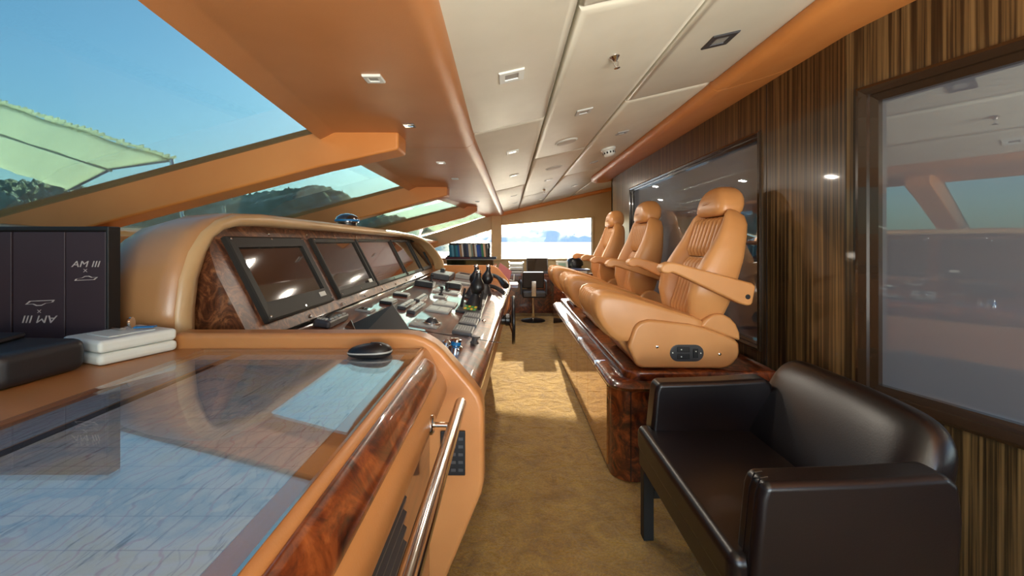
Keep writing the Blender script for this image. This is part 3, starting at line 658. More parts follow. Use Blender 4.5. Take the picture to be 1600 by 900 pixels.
mb = MB(); mb.tube([(-0.12,-0.5,-0.402),(-0.12,1.036,-0.402),(-0.12,1.046,-0.402),(-0.12,1.05,-0.402)], [0.0145,0.0145,0.012,0.004], 20); gr = mb.build('grab_rail', 'steel', ct, smooth=60)
for y in (0.915, -0.15):
    mb = MB(); mb.tube([(-0.170,y,-0.402),(-0.125,y,-0.402)], 0.0055, 12); mb.lathe((-0.172,y,-0.402), (1,0,0), [(0.021,0),(0.021,0.005),(0.017,0.008)], 20); mb.build('rail_bracket', 'steel', gr)
mb = MB(); mb.box((-0.700,-0.60,TZ-0.0078),(-0.275,1.095,TZ-0.0066)); tag(mb.build('nautical_chart', 'chart', smooth=0), 'wide pale nautical chart lying under the glass table top', 'chart')
mb = MB(); mb.prism([(-0.80,-0.60,TZ-0.0078),(-0.722,-0.60,TZ-0.0078),(-0.728,1.09,TZ-0.0078),(-0.80,1.09,TZ-0.0078)], (0,0,0.0012)); tag(mb.build('nautical_chart', 'chart2', smooth=0), 'narrow bluish chart strip under the glass along the left side of the table', 'chart')
mb = MB(); secs = []  # dark gap between the charts, made as a tapering black strip
for y, w_ in ((-0.6,0.011),(0.4,0.010),(0.8,0.008),(0.95,0.005),(1.0,0.001)):
    secs.append([(-0.711-w_,y,TZ-0.0078),(-0.711+w_,y,TZ-0.0078),(-0.711+w_,y,TZ-0.0062),(-0.711-w_,y,TZ-0.0062)])
mb.loft(secs); tag(mb.build('chart_gap', 'matblack', smooth=0), 'thin black strip tapering to a point, standing in for the dark gap between the two charts under the glass', 'gap_strip')
# mouse
p = Vector((-0.352, 1.055, TZ+0.003)); ms = thing('computer_mouse', 'black wireless mouse with a grey rim on the glass table top', 'mouse', tuple(p))
def mouse_secs(zs):
    out = []
    for s_, z in zs: out.append([p + Vector((0.056*s_*math.copysign(abs(math.cos(a_))**0.8, math.cos(a_)) , 0.031*s_*math.copysign(abs(math.sin(a_))**0.8, math.sin(a_)), 0.82*z*(1+0.12*math.cos(a_)) )) for a_ in [2*PI*k/28 for k in range(28)]])
    return out
mb = MB(); mb.loft(mouse_secs([(0.90,0),(0.97,0.004),(1.0,0.010)])); mb.build('mouse_base', 'matblack', ms, smooth=60)
mb = MB(); mb.loft(mouse_secs([(1.0,0.010),(1.01,0.012),(0.99,0.0145)])); mb.build('rim_band', 'grey', ms, smooth=60)
mb = MB(); mb.loft(mouse_secs([(0.985,0.0145),(0.93,0.021),(0.80,0.028),(0.58,0.033),(0.3,0.0355),(0.05,0.036)])); mb.build('mouse_shell', 'black', ms, smooth=60)
mb = MB(); mb.obox(p+Vector((0.036,-0.004,0.0250)), (0.007,0,-0.004), (0,0.008,0), (0.0008,0,0.0012)); mb.build('label_plate', 'grey', ms, smooth=0)
# folders in a slip case at the left
p = Vector((-1.36, 1.16, TZ)); by = 1.10
sc_ = thing('slip_case', 'black slip case holding three dark folders at the left end of the chart table', 'slip case', (-1.5, 1.14, TZ))
def ptz(px, py): return P(px, py, by)
xr = P(169,0,by).x; zt_ = P(0,354,by).z
mb = MB(); mb.box((-1.95,by+0.004,TZ),(xr+0.004,by+0.012,zt_)); mb.box((-1.95,by-0.006,zt_-0.012),(xr+0.004,by+0.030,zt_)); mb.box((xr-0.002,by-0.006,TZ),(xr+0.006,by+0.030,zt_)); mb.box((-1.95,by+0.023,TZ),(xr+0.004,by+0.030,zt_)); mb.build('case_shell', 'matblack', sc_, bevel=0.003)
def text_mesh(s, size, shear=0.0):
    cu = bpy.data.curves.new('t', 'FONT'); cu.body = s; cu.size = size; cu.shear = shear; cu.align_x = 'CENTER'; cu.align_y = 'CENTER'; cu.extrude = 0.0004
    o = bpy.data.objects.new('t', cu); COL.objects.link(o); dg = bpy.context.evaluated_depsgraph_get(); dg.update()
    me = bpy.data.meshes.new_from_object(o.evaluated_get(dg)); bpy.data.objects.remove(o); bpy.data.curves.remove(cu)
    vs = [v.co.copy() for v in me.vertices]; fs = [tuple(f.vertices) for f in me.polygons]; bpy.data.meshes.remove(me); return vs, fs
def on_face(mb, s, size, c, flip, shear=0.25, stretch=1.3):
    vs, fs = text_mesh(s, size, shear); k = -1 if flip else 1
    mb.add([Vector((c.x + k*v.x*stretch, c.y - 0.0012 - v.z, c.z + k*v.y)) for v in vs], fs)
def ship(mb, c, L, flip):
    k = -1 if flip else 1
    pts = [(-0.5,-0.10),(-0.44,-0.02),(-0.2,0.02),(-0.05,0.10),(0.12,0.11),(0.25,0.05),(0.5,0.06),(0.36,-0.06)]
    n = len(pts); inn = [(x*0.86, y*0.72) for x, y in pts]
    for i in range(n):
        j = (i+1) % n; q = [pts[i], pts[j], inn[j], inn[i]]
        mb.prism([Vector((c.x + k*x*L, c.y-0.0012, c.z + k*z*L)) for x, z in q], (0, 0.0012, 0))
edges = [(-90, 20), (23, 103.5), (105, 167)]
labs = ['dark brown folder at the far left of the slip case, without lettering in view', 'dark brown folder whose silver lettering stands upside down', 'dark brown folder with upright silver lettering, rightmost in the slip case']
for (a_, b_), lb, k in zip(edges, labs, range(3)):
    x0, x1 = P(a_,0,by).x, P(b_,0,by).x
    fo = thing('folder', lb, 'folder', ((x0+x1)/2, by+0.04, TZ+0.002), 'folders in the slip case')
    mb = MB(); mb.box((x0,by-0.004,TZ+0.001),(x1,by+0.003,zt_-0.014)); mb.build('folder_cover', 'binder', fo, bevel=0.002)
    if k == 1:
        mb = MB(); ship(mb, P(63,473,by-0.004), 0.078, True); on_face(mb, 'X', 0.012, P(62,486,by-0.004), True, 0.0); on_face(mb, 'AM III', 0.028, P(64,498,by-0.004), True); mb.build('lettering', 'silver', fo, smooth=0)
    if k == 2:
        mb = MB(); on_face(mb, 'AM III', 0.023, P(134,413,by-0.004), False); on_face(mb, 'X', 0.012, P(134,423,by-0.004), False, 0.0); ship(mb, P(135,435,by-0.004), 0.062, False); mb.build('lettering', 'silver', fo, smooth=0)
# white case with a latch, keys on it
mb = MB(); A, B = Vector((-0.945,0.958,0)), Vector((-0.884,1.115,0)); d = (B-A).normalized(); nl = Vector((-d.y, d.x, 0))
def casepoly(g, z, L=0.165): return [A+d*g+nl*g+Vector((0,0,z)), B-d*g+nl*g+Vector((0,0,z)), B-d*g+nl*(L-g)+Vector((0,0,z)), A+d*g+nl*(L-g)+Vector((0,0,z))]
wc = thing('plastic_case', 'white plastic case with rounded edges lying beside the charts', 'case', (-1.03, 1.05, TZ))
mb = MB(); mb.prism(casepoly(0, TZ+0.001), (0,0,0.028)); mb.build('case_base', 'white', wc, bevel=0.012, seg=4)
mb = MB(); mb.prism(casepoly(0.0015, TZ+0.0295), (0,0,0.030)); lid = mb.build('case_lid', 'white', wc, bevel=0.010, seg=4)
mb = MB(); mb.prism(casepoly(0.035, TZ+0.0594), (0,0,0.002)); mb.build('lid_panel', 'white', lid, bevel=0.0015)
q = P(203,507,1.09); q.z = TZ+0.0625
ky = thing('key_ring', 'metal keys with a blue tag on the white plastic case', 'keys', tuple(q))
mb = MB(); mb.lathe(q+Vector((0,0,0.016)), (0.9,0.3,0.1), [(0.014,0),(0.016,0.003),(0.014,0.006),(0.010,0.006)], 16); mb.obox(q+Vector((-0.02,-0.01,0.003)), (0.018,-0.008,0), (0.003,0.006,0), (0,0,0.003)); mb.build('keys', 'steel', ky)
mb = MB(); mb.obox(q+Vector((0.035,0.006,0.004)), (0.022,0.006,0), (-0.002,0.008,0), (0,0,0.002)); mb.build('blue_tag', 'blue', ky, bevel=0.001)
# dark padded case
pc = thing('padded_case', 'charcoal padded leather case lying in front of the folders', 'case', (-1.2, 0.86, TZ))
mb = MB(); mb.prism([(-0.972,0.79,TZ+0.001),(-0.962,0.955,TZ+0.001),(-1.60,0.985,TZ+0.001),(-1.60,0.79,TZ+0.001)], (0,0,0.072)); cb = mb.build('case_body', 'blackleather', pc, bevel=0.022, seg=5)
mb = MB(); mb.prism([(-1.06,0.83,TZ+0.0725),(-1.10,0.95,TZ+0.0725),(-1.60,0.97,TZ+0.0725),(-1.60,0.83,TZ+0.0725)], (0,0,0.012)); mb.build('case_flap', 'blackleather', pc, bevel=0.006)

# ------------------------------------------------------------------ SEAT PLINTH
PL = thing('seat_plinth', 'low burl wood plinth with lacquered doors carrying the three helm seats', 'plinth', (1.0, 3.7, -H))
Y0, Y1, XP = 2.23, 5.2, 0.556
def rnd(x0, y0, x1, y1, r, z, n=8):     # rectangle with the aisle-side near corner rounded
    return [(x0+r-r*math.cos(a_), y0+r-r*math.sin(a_), z) for a_ in ysteps(0, PI/2, n)] + [(x1,y0,z),(x1,y1,z),(x0,y1,z)]
mb = MB(); mb.prism(rnd(XP+0.012, Y0+0.012, 1.47, Y1, 0.11, -1.295), (0,0,0.49)); mb.build('plinth_body', 'burl', PL, smooth=40)
mb = MB()
rings = [(0.012,-0.81),(-0.004,-0.80),(-0.008,-0.785),(0.004,-0.768),(0.03,-0.758),(0.06,-0.755)]
mb.loft([rnd(XP+g, Y0+g, 1.47, Y1, 0.11-0.5*g, z) for g, z in rings]); mb.build('plinth_top', 'burl', PL, smooth=50)
mb = MB(); rings = [(0.085,-0.756),(0.085,-0.725),(0.088,-0.716),(0.098,-0.708),(0.12,-0.705)]
mb.loft([rnd(XP+g, Y0+g*0.4, 1.46, Y1-0.03, 0.10, z) for g, z in rings]); mb.build('raised_platform', 'burl', PL, smooth=50)
mb = MB()
for y in (2.66, 3.30, 4.0): mb.box((XP-0.0085,y,-0.80),(XP+0.06,y+0.006,-0.754))
mb.build('top_joints', 'chrome', PL, smooth=0)
ys_ = [2.36, 2.93, 3.40, 3.70, 4.22, 4.70, 5.19]
for a_, b_ in zip(ys_, ys_[1:]):
    mb = MB(); mb.box((XP,a_+0.002,-1.26),(XP+0.014,b_-0.002,-0.812)); mb.build('plinth_door', 'door', PL, bevel=0.0015, seg=2)
mb = MB(); mb.box((XP+0.10,2.240,-1.29),(XP+0.104,2.2445,-0.81)); mb.build('corner_seam', 'matblack', PL, smooth=0)

# ------------------------------------------------------------------ HELM SEATS
CY, CZ = 2.58, -0.705
def helm_seat():
    r = thing('pilot_chair', 'nearest of the three tan leather helm seats, with a black switch panel on its side', 'helm seat', (0.95, CY, CZ), 'tan leather helm seats on the plinth')
    yn = 2.285
    L = lambda pts, Y: [P(880+x/4.5, 400+y/4.5, Y) for x, y in pts]
    # base and slide
    mb = MB(); mb.loft([[(x0, CY-0.2, z), (x1, CY-0.2, z), (x1, CY+0.2, z), (x0, CY+0.2, z)] for x0, x1, z in ((0.73,1.2,CZ),(0.70,1.22,CZ+0.04),(0.60,1.25,CZ+0.165))]); mb.build('seat_base', 'seat', r, bevel=0.02)
    # cushion
    pr = [(0.60,-0.565),(0.555,-0.53),(0.51,-0.475),(0.478,-0.415),(0.466,-0.360),(0.470,-0.318),(0.488,-0.288),(0.52,-0.274),(0.57,-0.275),(0.64,-0.288),(0.72,-0.312),(0.80,-0.338),(0.88,-0.364),(0.96,-0.390),(1.04,-0.415),(1.09,-0.44),(1.12,-0.50),(1.10,-0.565)]
    # densify
    prd = []
    for i in range(len(pr)):
        a_, b_ = pr[i], pr[(i+1) % len(pr)]; prd += [a_, ((a_[0]+b_[0])/2, (a_[1]+b_[1])/2)]
    mb = MB(); secs = []; cx, cz = 0.80, -0.44; HW = 0.27; n = 72
    for k in range(n+1):
        u = -1 + 2*k/n; u2 = math.copysign(abs(u)**0.8, u); e = 1 - (1-abs(u2)**5)**(1/5) if abs(u2) < 1 else 1.0
        row = []
        for x, z in prd:
            sx = x + (cx-x)*e*0.18; sz = z + (cz-z)*e*0.32
            if z > -0.42 and x < 1.06:       # flutes on the middle of the seat, side bolsters raised
                if abs(u2) < 0.60: 
                    sz -= 0.014*(1-(u2/0.6)**4); sz -= 0.013*(1-abs(math.sin(u2/0.6*PI*3.0)))**1.5
                    sx += 0.014*(1-abs(math.sin(u2/0.6*PI*3.0))) if x < 0.52 else 0
            row.append((sx, CY+HW*u2, sz))
        secs.append(row)
    mb.loft(secs); mb.build('seat_cushion', 'seat', r, smooth=70)
    # side panels
    sp = [(462,640),(470,600),(500,512),(520,485),(545,466),(600,450),(680,455),(900,482),(1020,512),(1150,560),(1215,590),(1240,620),(1245,680),(1232,720),(1200,760),(1165,785),(1120,796),(560,792),(525,780),(505,755),(480,690)]
    for sgn in (1, -1):
        poly = L(sp, yn); 
        if sgn == -1: poly = [Vector((v_.x, 2*CY-v_.y, v_.z)) for v_ in poly]
        mb = MB(); mb.prism(poly, (0, 0.055*sgn, 0)); pn_ = mb.build('side_panel', 'seat', r, bevel=0.018, seg=4)
        hp = L([(965,497),(985,470),(1010,440),(1050,414),(1090,405),(1130,410),(1180,436),(1220,480),(1245,540),(1250,600),(1150,565)], yn+0.02)
        if sgn == -1: hp = [Vector((v_.x, 2*CY-v_.y, v_.z)) for v_ in hp]
        mb = MB(); mb.prism(hp, (0, 0.05*sgn, 0)); mb.build('hinge_cover', 'seat', r, bevel=0.016, seg=4)
        for px, py in ((660,638),(1100,690)):
            mb = MB(); q = L([(px,py)], yn)[0]; q.y = q.y if sgn == 1 else 2*CY-q.y; mb.lathe(q + Vector((0,0.001*sgn,0)), (0,-sgn,0), [(0.009,0),(0.008,0.004),(0.004,0.006)], 12)
            mb.build('panel_stud', 'chrome', pn_)
        if sgn == 1:
            mb = MB(); c0, c1 = L([(808,682)], yn)[0], L([(928,682)], yn)[0]; rr = 0.046
            pts = [c0 + Vector((-rr*math.sin(a_), -0.0045, rr*math.cos(a_))) for a_ in ysteps(0, PI, 10)] + [c1 + Vector((rr*math.sin(a_), -0.0045, -rr*math.cos(a_))) for a_ in ysteps(0, PI, 10)]
            mb.prism(pts, (0, 0.006, 0)); mb.build('switch_panel', 'darkgrey', pn_, bevel=0.002)
            mb = MB()
            for px, py, hw, hh in ((842,656,44,17),(842,705,44,17),(928,682,18,32)):
                q = L([(px,py)], yn)[0]; sx, sz = hw/4.5*yn/F, hh/4.5*yn/F; mb.box((q.x-sx,q.y-0.010,q.z-sz),(q.x+sx,q.y-0.004,q.z+sz))
            mb.build('rocker_switches', 'matblack', pn_, bevel=0.003)
            mb = MB()
            for px, py in ((765,678),(962,680),(826,655),(826,705),(928,668)):
                q = L([(px,py)], yn)[0]; mb.lathe(q+Vector((0,-0.0095,0)), (0,-1,0), [(0.004,0),(0.003,0.003)], 8)
            mb.build('switch_marks', 'white', pn_)
    # backrest
    Bp, dv = Vector((1.075, 0, -0.475)), Vector((0.30, 0, 0.954)); nv = Vector((-0.954, 0, 0.30)); LB = 0.70
    hwf = [(0,0.215),(0.10,0.25),(0.25,0.282),(0.45,0.292),(0.65,0.285),(0.80,0.268),(0.90,0.245),(0.965,0.215),(1.0,0.17)]
    bof = [(0,0.03),(0.08,0.07),(0.2,0.108),(0.35,0.118),(0.5,0.095),(0.7,0.056),(0.85,0.040),(0.95,0.034),(1.0,0.01)]
    tbf = [(0,0.07),(0.15,0.115),(0.6,0.115),(0.9,0.095),(0.97,0.08),(1.0,0.05)]
    def front(v, y):
        hw = pl(hwf, v); t_ = abs(y)/hw; ins = 0.165/hw
        if t_ < ins: return -0.002
        s_ = (t_-ins)/(1-ins); bo = pl(bof, v)
        return bo*min(1, math.sin(min(1, s_/0.42)*PI/2))*(1 if s_ < 0.42 else 1) 
    mb = MB(); secs = []; nv_ = 30
    for k in range(nv_+1):
        v = k/nv_; hw = pl(hwf, v); tb = pl(tbf, v); bo = pl(bof, v); c = Bp + dv*LB*v; row = []
        for i in range(41):
            y = hw*(-1 + 2*i/40)*0.88; row.append(c + nv*front(v, y) + Vector((0, CY+y, 0)))
        # rounded outer flank then the back
        th = bo + tb
        for j in range(1, 8):
            a_ = PI*j/8; row.append(c + nv*(bo - th/2 + th/2*math.cos(a_)) + Vector((0, CY+hw*(0.88+0.12*math.sin(a_)), 0)))
        for i in range(9): row.append(c - nv*tb + Vector((0, CY+hw*0.88*(1-2*i/8), 0)))
        for j in range(1, 8):
            a_ = PI*j/8; row.append(c + nv*(bo - th/2 - th/2*math.cos(a_)) + Vector((0, CY-hw*(0.88+0.12*math.sin(a_)), 0)))
        secs.append(row)
    mb.loft(secs); bk = mb.build('backrest', 'seat', r, smooth=60)
    for v0, v1 in ((0.03,0.56),(0.575,0.93)):
        mb = MB(); secs = []; m_ = 140
        for k in range(9):
            v = lerp(v0, v1, k/8); ed = min(1, min(k, 8-k)/1.0); row = []
            for i in range(m_+1):
                y = -0.167 + 0.334*i/m_; e2 = min(1, min(i, m_-i)/3)
                h = 0.004 + 0.034*abs(math.sin((y+0.167)/0.334*PI*7))**0.5
                row.append(Bp + dv*LB*v + nv*(h*(0.35+0.65*ed)*e2 - 0.004 + 0.002) + Vector((0, CY+y, 0)))
            secs.append(row)
        mb.loft(secs, cap=False, closed=False); mb.build('ribbed_insert', 'seat', bk, smooth=80)
    # headrest
    mb = MB(); secs = []
    for z, hy, hx_, cx_ in ((0.155,0.135,0.055,1.295),(0.165,0.155,0.075,1.297),(0.185,0.165,0.085,1.300),(0.22,0.166,0.088,1.308),(0.255,0.155,0.086,1.314),(0.285,0.136,0.079,1.318),(0.308,0.112,0.068,1.320),(0.325,0.082,0.053,1.322),(0.335,0.048,0.034,1.323),(0.339,0.012,0.010,1.323)):
        secs.append([(cx_ + hx_*math.copysign(abs(math.cos(a_))**0.5, math.cos(a_)), CY + hy*math.copysign(abs(math.sin(a_))**0.5, math.sin(a_)), z) for a_ in [2*PI*k/40 for k in range(40)]])
    mb.loft(secs); hd = mb.build('headrest', 'seat', r, smooth=70)
    mb = MB(); xe = 1.2195
    mb.tube([(xe,CY+0.045,0.228),(xe-0.001,CY+0.02,0.236),(xe-0.001,CY-0.01,0.241),(xe,CY-0.05,0.240)], 0.0012, 6); mb.tube([(xe,CY+0.045,0.228),(xe-0.001,CY,0.229),(xe,CY-0.04,0.233)], 0.0012, 6); mb.build('embroidered_emblem', 'tan', hd)
    # armrests
    ap = [(686,98),(690,82),(704,62),(725,50),(752,43),(785,46),(840,60),(1330,190),(1350,203),(1357,220),(1337,330),(1325,348),(1300,352),(1250,340),(800,128),(770,120),(740,128),(712,122),(694,112)]
    for sgn in (1, -1):
        poly = L(ap, 2.235)
        if sgn == -1: poly = [Vector((v_.x, 2*CY-v_.y, v_.z)) for v_ in poly]
        mb = MB(); mb.prism(poly, (0, 0.075*sgn, 0)); ar = mb.build('armrest', 'seat', r, bevel=0.016, seg=4)
        q = L([(1298,287)], 2.235)[0]; q.y = q.y if sgn == 1 else 2*CY-q.y
        mb = MB(); mb.lathe(q+Vector((0,0.002*sgn,0)), (0,-sgn,0), [(0.0135,0),(0.0135,0.0045),(0.009,0.0045),(0.008,0.003)], 16); mb.build('pivot_cap', 'matblack', ar)
    return r
s1 = helm_seat()
for k, (cy_, dx, lb) in enumerate(((3.68, 0.0, 'middle one of the three tan leather helm seats'), (4.82, 0.0, 'farthest of the three tan leather helm seats, closest to the far window'))):
    c = copy_tree(s1); c.location.y = cy_; c.location.x += dx; c['label'] = lb
    piv = Vector((1.10-0.95, 0, -0.45-CZ)); Rm = Matrix.Translation(piv) @ Matrix.Rotation(math.radians(-7), 4, 'Y') @ Matrix.Translation(-piv)
    for ch in c.children:
        if ch.name.startswith(('backrest', 'headrest', 'armrest')): ch.matrix_basis = Rm @ ch.matrix_basis

# ------------------------------------------------------------------ SMALL SOFA
SO = thing('leather_settee', 'small dark brown leather settee beside the seat plinth in the right foreground', 'settee', (0.85, 1.45, -H))
mb = MB(); mb.box((0.566,1.06,-0.915),(1.06,1.85,-0.805)); mb.build('seat', 'brown', SO, bevel=0.03, seg=5)
mb = MB(); mb.box((0.578,1.06,-0.985),(1.05,1.85,-0.905)); mb.build('seat_rail', 'brown', SO, bevel=0.008)
def arm(y0, y1):
    mb = MB(); yc, hy = (y0+y1)/2, (y1-y0)/2
    pts = [(0.640,-0.605),(0.628,-0.64),(0.612,-0.80),(0.600,-1.0),(1.12,-1.0),(1.14,-0.70),(1.13,-0.61),(1.10,-0.585),(0.9,-0.597)]
    mb.prism([(x, y0, z) for x, z in pts], (0, y1-y0, 0)); return mb.build('armrest', 'brown', SO, bevel=0.022, seg=5)
a1 = arm(1.035, 1.125); a2 = arm(1.775, 1.865)
for y in (1.06, 1.085):
    mb = MB(); mb.tube([(0.66,y-0.0,-0.5985),(0.641,y,-0.602),(0.6365,y,-0.612),(0.628,y,-0.64),(0.612,y,-0.80),(0.600,y,-0.99)], 0.0022, 6); mb.build('piping', 'brown', a1)
# raked back, lower and rolled at the near end
mb = MB(); secs = []
for y, top, k in ((1.150,-0.62,0.45),(1.158,-0.60,0.8),(1.175,-0.56,0.94),(1.205,-0.525,1.0),(1.27,-0.506,1.0),(1.5,-0.500,1.0),(1.74,-0.500,1.0),(1.80,-0.505,0.98),(1.835,-0.52,0.9),(1.85,-0.55,0.6)):
    base = [(1.00,-0.93),(1.01,-0.82),(1.06,-0.74),(1.13,-0.62),(1.185,-0.535),(1.215,-0.508),(1.245,-0.500),(1.270,-0.508),(1.285,-0.535),(1.275,-0.60),(1.235,-0.74),(1.20,-1.0),(1.10,-1.0)]
    cx, cz = 1.14, -0.72
    row = []
    for x, z in base:
        zz = -1.0 + (z+1.0)*(top+1.0)/0.5
        row.append((cx+(x-cx)*k, y, cz+(zz-cz)*(0.6+0.4*k)))
    secs.append(row)
mb.loft(secs); mb.build('backrest', 'brown', SO, smooth=70, subsurf=2)
for x, y in ((0.585,1.805),(0.585,1.055),(1.09,1.805),(1.09,1.055)):
    mb = MB(); mb.box((x,y,-1.298),(x+0.045,y+0.045,-0.98)); mb.build('leg', 'matblack', SO, bevel=0.003)
mb = MB(); mb.box((0.60,1.815,-1.12),(1.12,1.84,-1.085)); mb.build('stretcher', 'matblack', SO, smooth=0)
# ------------------------------------------------------------------ FAR END: counter, books, desk, chair
cn = thing('side_counter', 'low tan counter under the bookshelf beyond the helm console', 'counter', (-0.85, 7.2, -H))
mb = MB(); mb.box((-1.62,6.55,-1.298),(-0.24,7.93,-0.44)); mb.build('counter_body', 'board', cn, smooth=0)
mb = MB(); mb.box((-1.62,6.50,-0.44),(-0.22,7.93,-0.41)); mb.build('counter_top', 'orange', cn, bevel=0.008)
bx = thing('display_box', 'low green-black glazed box on the far counter under the flat books', 'box', (-0.65, 6.85, -0.41))
mb = MB(); mb.box((-1.0,6.70,-0.409),(-0.25,7.05,-0.29)); mb.build('box_body', 'darkglass', bx, bevel=0.006)
mb = MB(); mb.box((-1.02,6.68,-0.29),(-0.22,7.07,-0.278)); mb.build('box_lid', 'grey', bx, bevel=0.003)
rng = random.Random(3)
mb = MB(); mb.lathe((-1.12,6.8,-0.409), (0,0,1), [(0.05,0),(0.055,0.02),(0.05,0.10),(0.02,0.12)], 14); tag(mb.build('amber_jar', plain('amber_glass', srgb(190,96,20), 0.12, coat=1.0), smooth=50), 'amber jar on the far counter beside the display box', 'jar')
for x0, x1, c, lb in ((-1.02,-0.62,srgb(84,28,44),'flat maroon book lying under the row of books'), (-0.61,-0.20,srgb(38,44,66),'flat navy book lying under the row of books')):
    mt = plain('flat_cover', c, 0.5); bk = thing('flat_book', lb, 'book', ((x0+x1)/2, 6.85, -0.277), 'flat books under the row')
    mb = MB(); mb.box((x0,6.70,-0.277),(x1,6.98,-0.273)); mb.box((x0,6.70,-0.248),(x1,6.98,-0.244)); mb.box((x0,6.70,-0.277),(x1,6.706,-0.244)); mb.build('cover', mt, bk, smooth=0)
    mb = MB(); mb.box((x0+0.004,6.707,-0.2725),(x1-0.004,6.975,-0.2485)); mb.build('pages', 'paper', bk, smooth=0)
rk = thing('book_rack', 'dark low rack behind the row of books on the far counter', 'rack', (-0.64, 6.98, -0.243))
mb = MB(); mb.box((-1.0,6.985,-0.243),(-0.31,7.0,-0.02)); mb.box((-1.0,6.72,-0.243),(-0.985,7.0,-0.22)); mb.box((-0.325,6.72,-0.243),(-0.31,7.0,-0.10)); mb.build('rack_frame', 'matblack', rk, smooth=0)
books = [('teal',(14,110,140),.040,.190),('light blue',(90,160,190),.030,.185),('dark teal',(10,84,110),.034,.185),('blue-green',(20,130,150),.028,.185),('deep blue',(26,84,150),.030,.190),('tan',(170,130,90),.036,.195),('white',(220,220,214),.024,.205),('navy',(26,34,60),.052,.205),('slate blue',(50,64,96),.032,.200),('cream',(216,206,184),.040,.205),('grey-green',(120,140,130),.030,.200),('brown',(110,80,56),.028,.200),('pearl',(208,210,206),.030,.205),('bright blue',(16,76,168),.044,.195),('royal blue',(30,60,140),.028,.195),('green',(40,120,80),.036,.200),('peach',(214,176,140),.032,.205),('charcoal',(60,56,54),.040,.200)]
x = -0.975
for nm, c, t_, h in books:
    mt = plain('cover_'+nm.replace(' ','_'), srgb(*c), 0.5); tilt = 0.10
    bk = thing('book', nm + ' spine in the row of books on the far counter', 'book', (x+t_/2, 6.85, -0.243), 'books in the row on the far counter')
    sh = lambda z: tilt*(-(z)) + 0.02
    def slab(mb, a_, b_, y0, y1, z0, z1): mb.prism([(a_+sh(z0), y0, -0.242+z0), (b_+sh(z0), y0, -0.242+z0), (b_+sh(z1), y0, -0.242+z1), (a_+sh(z1), y0, -0.242+z1)], (0, y1-y0, 0))
    mb = MB(); slab(mb, x, x+t_, 6.74, 6.745, 0, h); slab(mb, x, x+0.003, 6.745, 6.96, 0, h); slab(mb, x+t_-0.003, x+t_, 6.745, 6.96, 0, h); mb.build('cover', mt, bk, smooth=0)
    mb = MB(); slab(mb, x+0.003, x+t_-0.003, 6.746, 6.955, 0.004, h-0.005); mb.build('pages', 'paper', bk, smooth=0)
    x += t_ + 0.0008
# desk
dk = thing('writing_desk', 'dark burl writing desk with a kneehole under the far window', 'desk', (0.5, 7.5, -H))
mb = MB(); mb.box((-0.20,7.14,-0.585),(1.95,7.93,-0.545)); mb.build('desk_top', 'burl', dk, bevel=0.006)
mb = MB(); mb.box((-0.18,7.17,-1.298),(0.10,7.9,-0.585)); mb.build('desk_pedestal', 'burl', dk, smooth=0)
mb = MB(); mb.box((0.78,7.17,-1.298),(1.9,7.9,-0.585)); mb.build('desk_pedestal', 'burl', dk, smooth=0)
mb = MB(); mb.box((0.10,7.60,-1.298),(0.78,7.66,-0.585)); mb.build('kneehole_panel', 'burl', dk, smooth=0)
mb = MB(); mb.box((0.10,7.18,-0.66),(0.78,7.20,-0.59)); dr = mb.build('drawer_front', 'burl', dk, bevel=0.003)
DT = -0.544
tr = thing('paper_tray', 'stacked grey paper tray with sheets at the left of the far desk', 'paper tray', (0.12, 7.4, DT))
mb = MB()
for k in range(4): mb.box((0.0,7.30,DT+0.001+k*0.055),(0.26,7.55,DT+0.008+k*0.055))
for xx in (0.0, 0.252): mb.box((xx,7.30,DT+0.001),(xx+0.008,7.55,DT+0.19))
mb.build('tray_frame', 'grey', tr, smooth=0)
mb = MB()
for k in range(3): mb.box((0.015,7.305,DT+0.009+k*0.055),(0.245,7.54,DT+0.034+k*0.055))
mb.build('paper_sheets', 'paper', tr, smooth=0)
lp = thing('laptop', 'open dark laptop standing on the far desk behind the swivel chair', 'laptop', (0.5, 7.45, DT))
mb = MB(); mb.box((0.33,7.25,DT+0.001),(0.70,7.50,DT+0.018)); mb.build('laptop_base', 'darkgrey', lp, bevel=0.004)
mb = MB(); mb.prism([(0.32,7.50,DT+0.018),(0.71,7.50,DT+0.018),(0.71,7.57,DT+0.255),(0.32,7.57,DT+0.255)], (0,0.01,0)); ls = mb.build('laptop_lid', 'darkgrey', lp, bevel=0.003)
mb = MB(); mb.prism([(0.335,7.498,DT+0.03),(0.695,7.498,DT+0.03),(0.695,7.565,DT+0.243),(0.335,7.565,DT+0.243)], (0,0.002,0)); mb.build('laptop_screen', 'screen', ls, smooth=0)
pf = thing('desk_frame', 'small pale green and white framed card on the far desk by the window', 'frame', (0.98, 7.5, DT))
mb = MB(); mb.prism([(0.86,7.45,DT),(1.07,7.45,DT),(1.06,7.50,DT+0.20),(0.85,7.50,DT+0.20)], (0,0.012,0)); mb.build('frame_border', 'white', pf, smooth=0)
mb = MB(); mb.prism([(0.90,7.455,DT+0.035),(1.03,7.455,DT+0.035),(1.025,7.489,DT+0.165),(0.89,7.489,DT+0.165)], (0,0.002,0)); mb.build('card', plain('sage_card', srgb(150,178,158), 0.6), pf, smooth=0)
ps = thing('paper_pile', 'pile of papers and a blue folder on the right of the far desk', 'papers', (1.0, 7.25, DT))
mb = MB(); mb.box((0.76,7.18,DT+0.001),(1.35,7.42,DT+0.05)); mb.build('sheets', 'paper', ps, smooth=0)
mb = MB(); mb.box((0.95,7.17,DT+0.0505),(1.40,7.43,DT+0.07)); mb.build('blue_folder', plain('navy_folder', srgb(30,40,90), 0.5), ps, smooth=0)
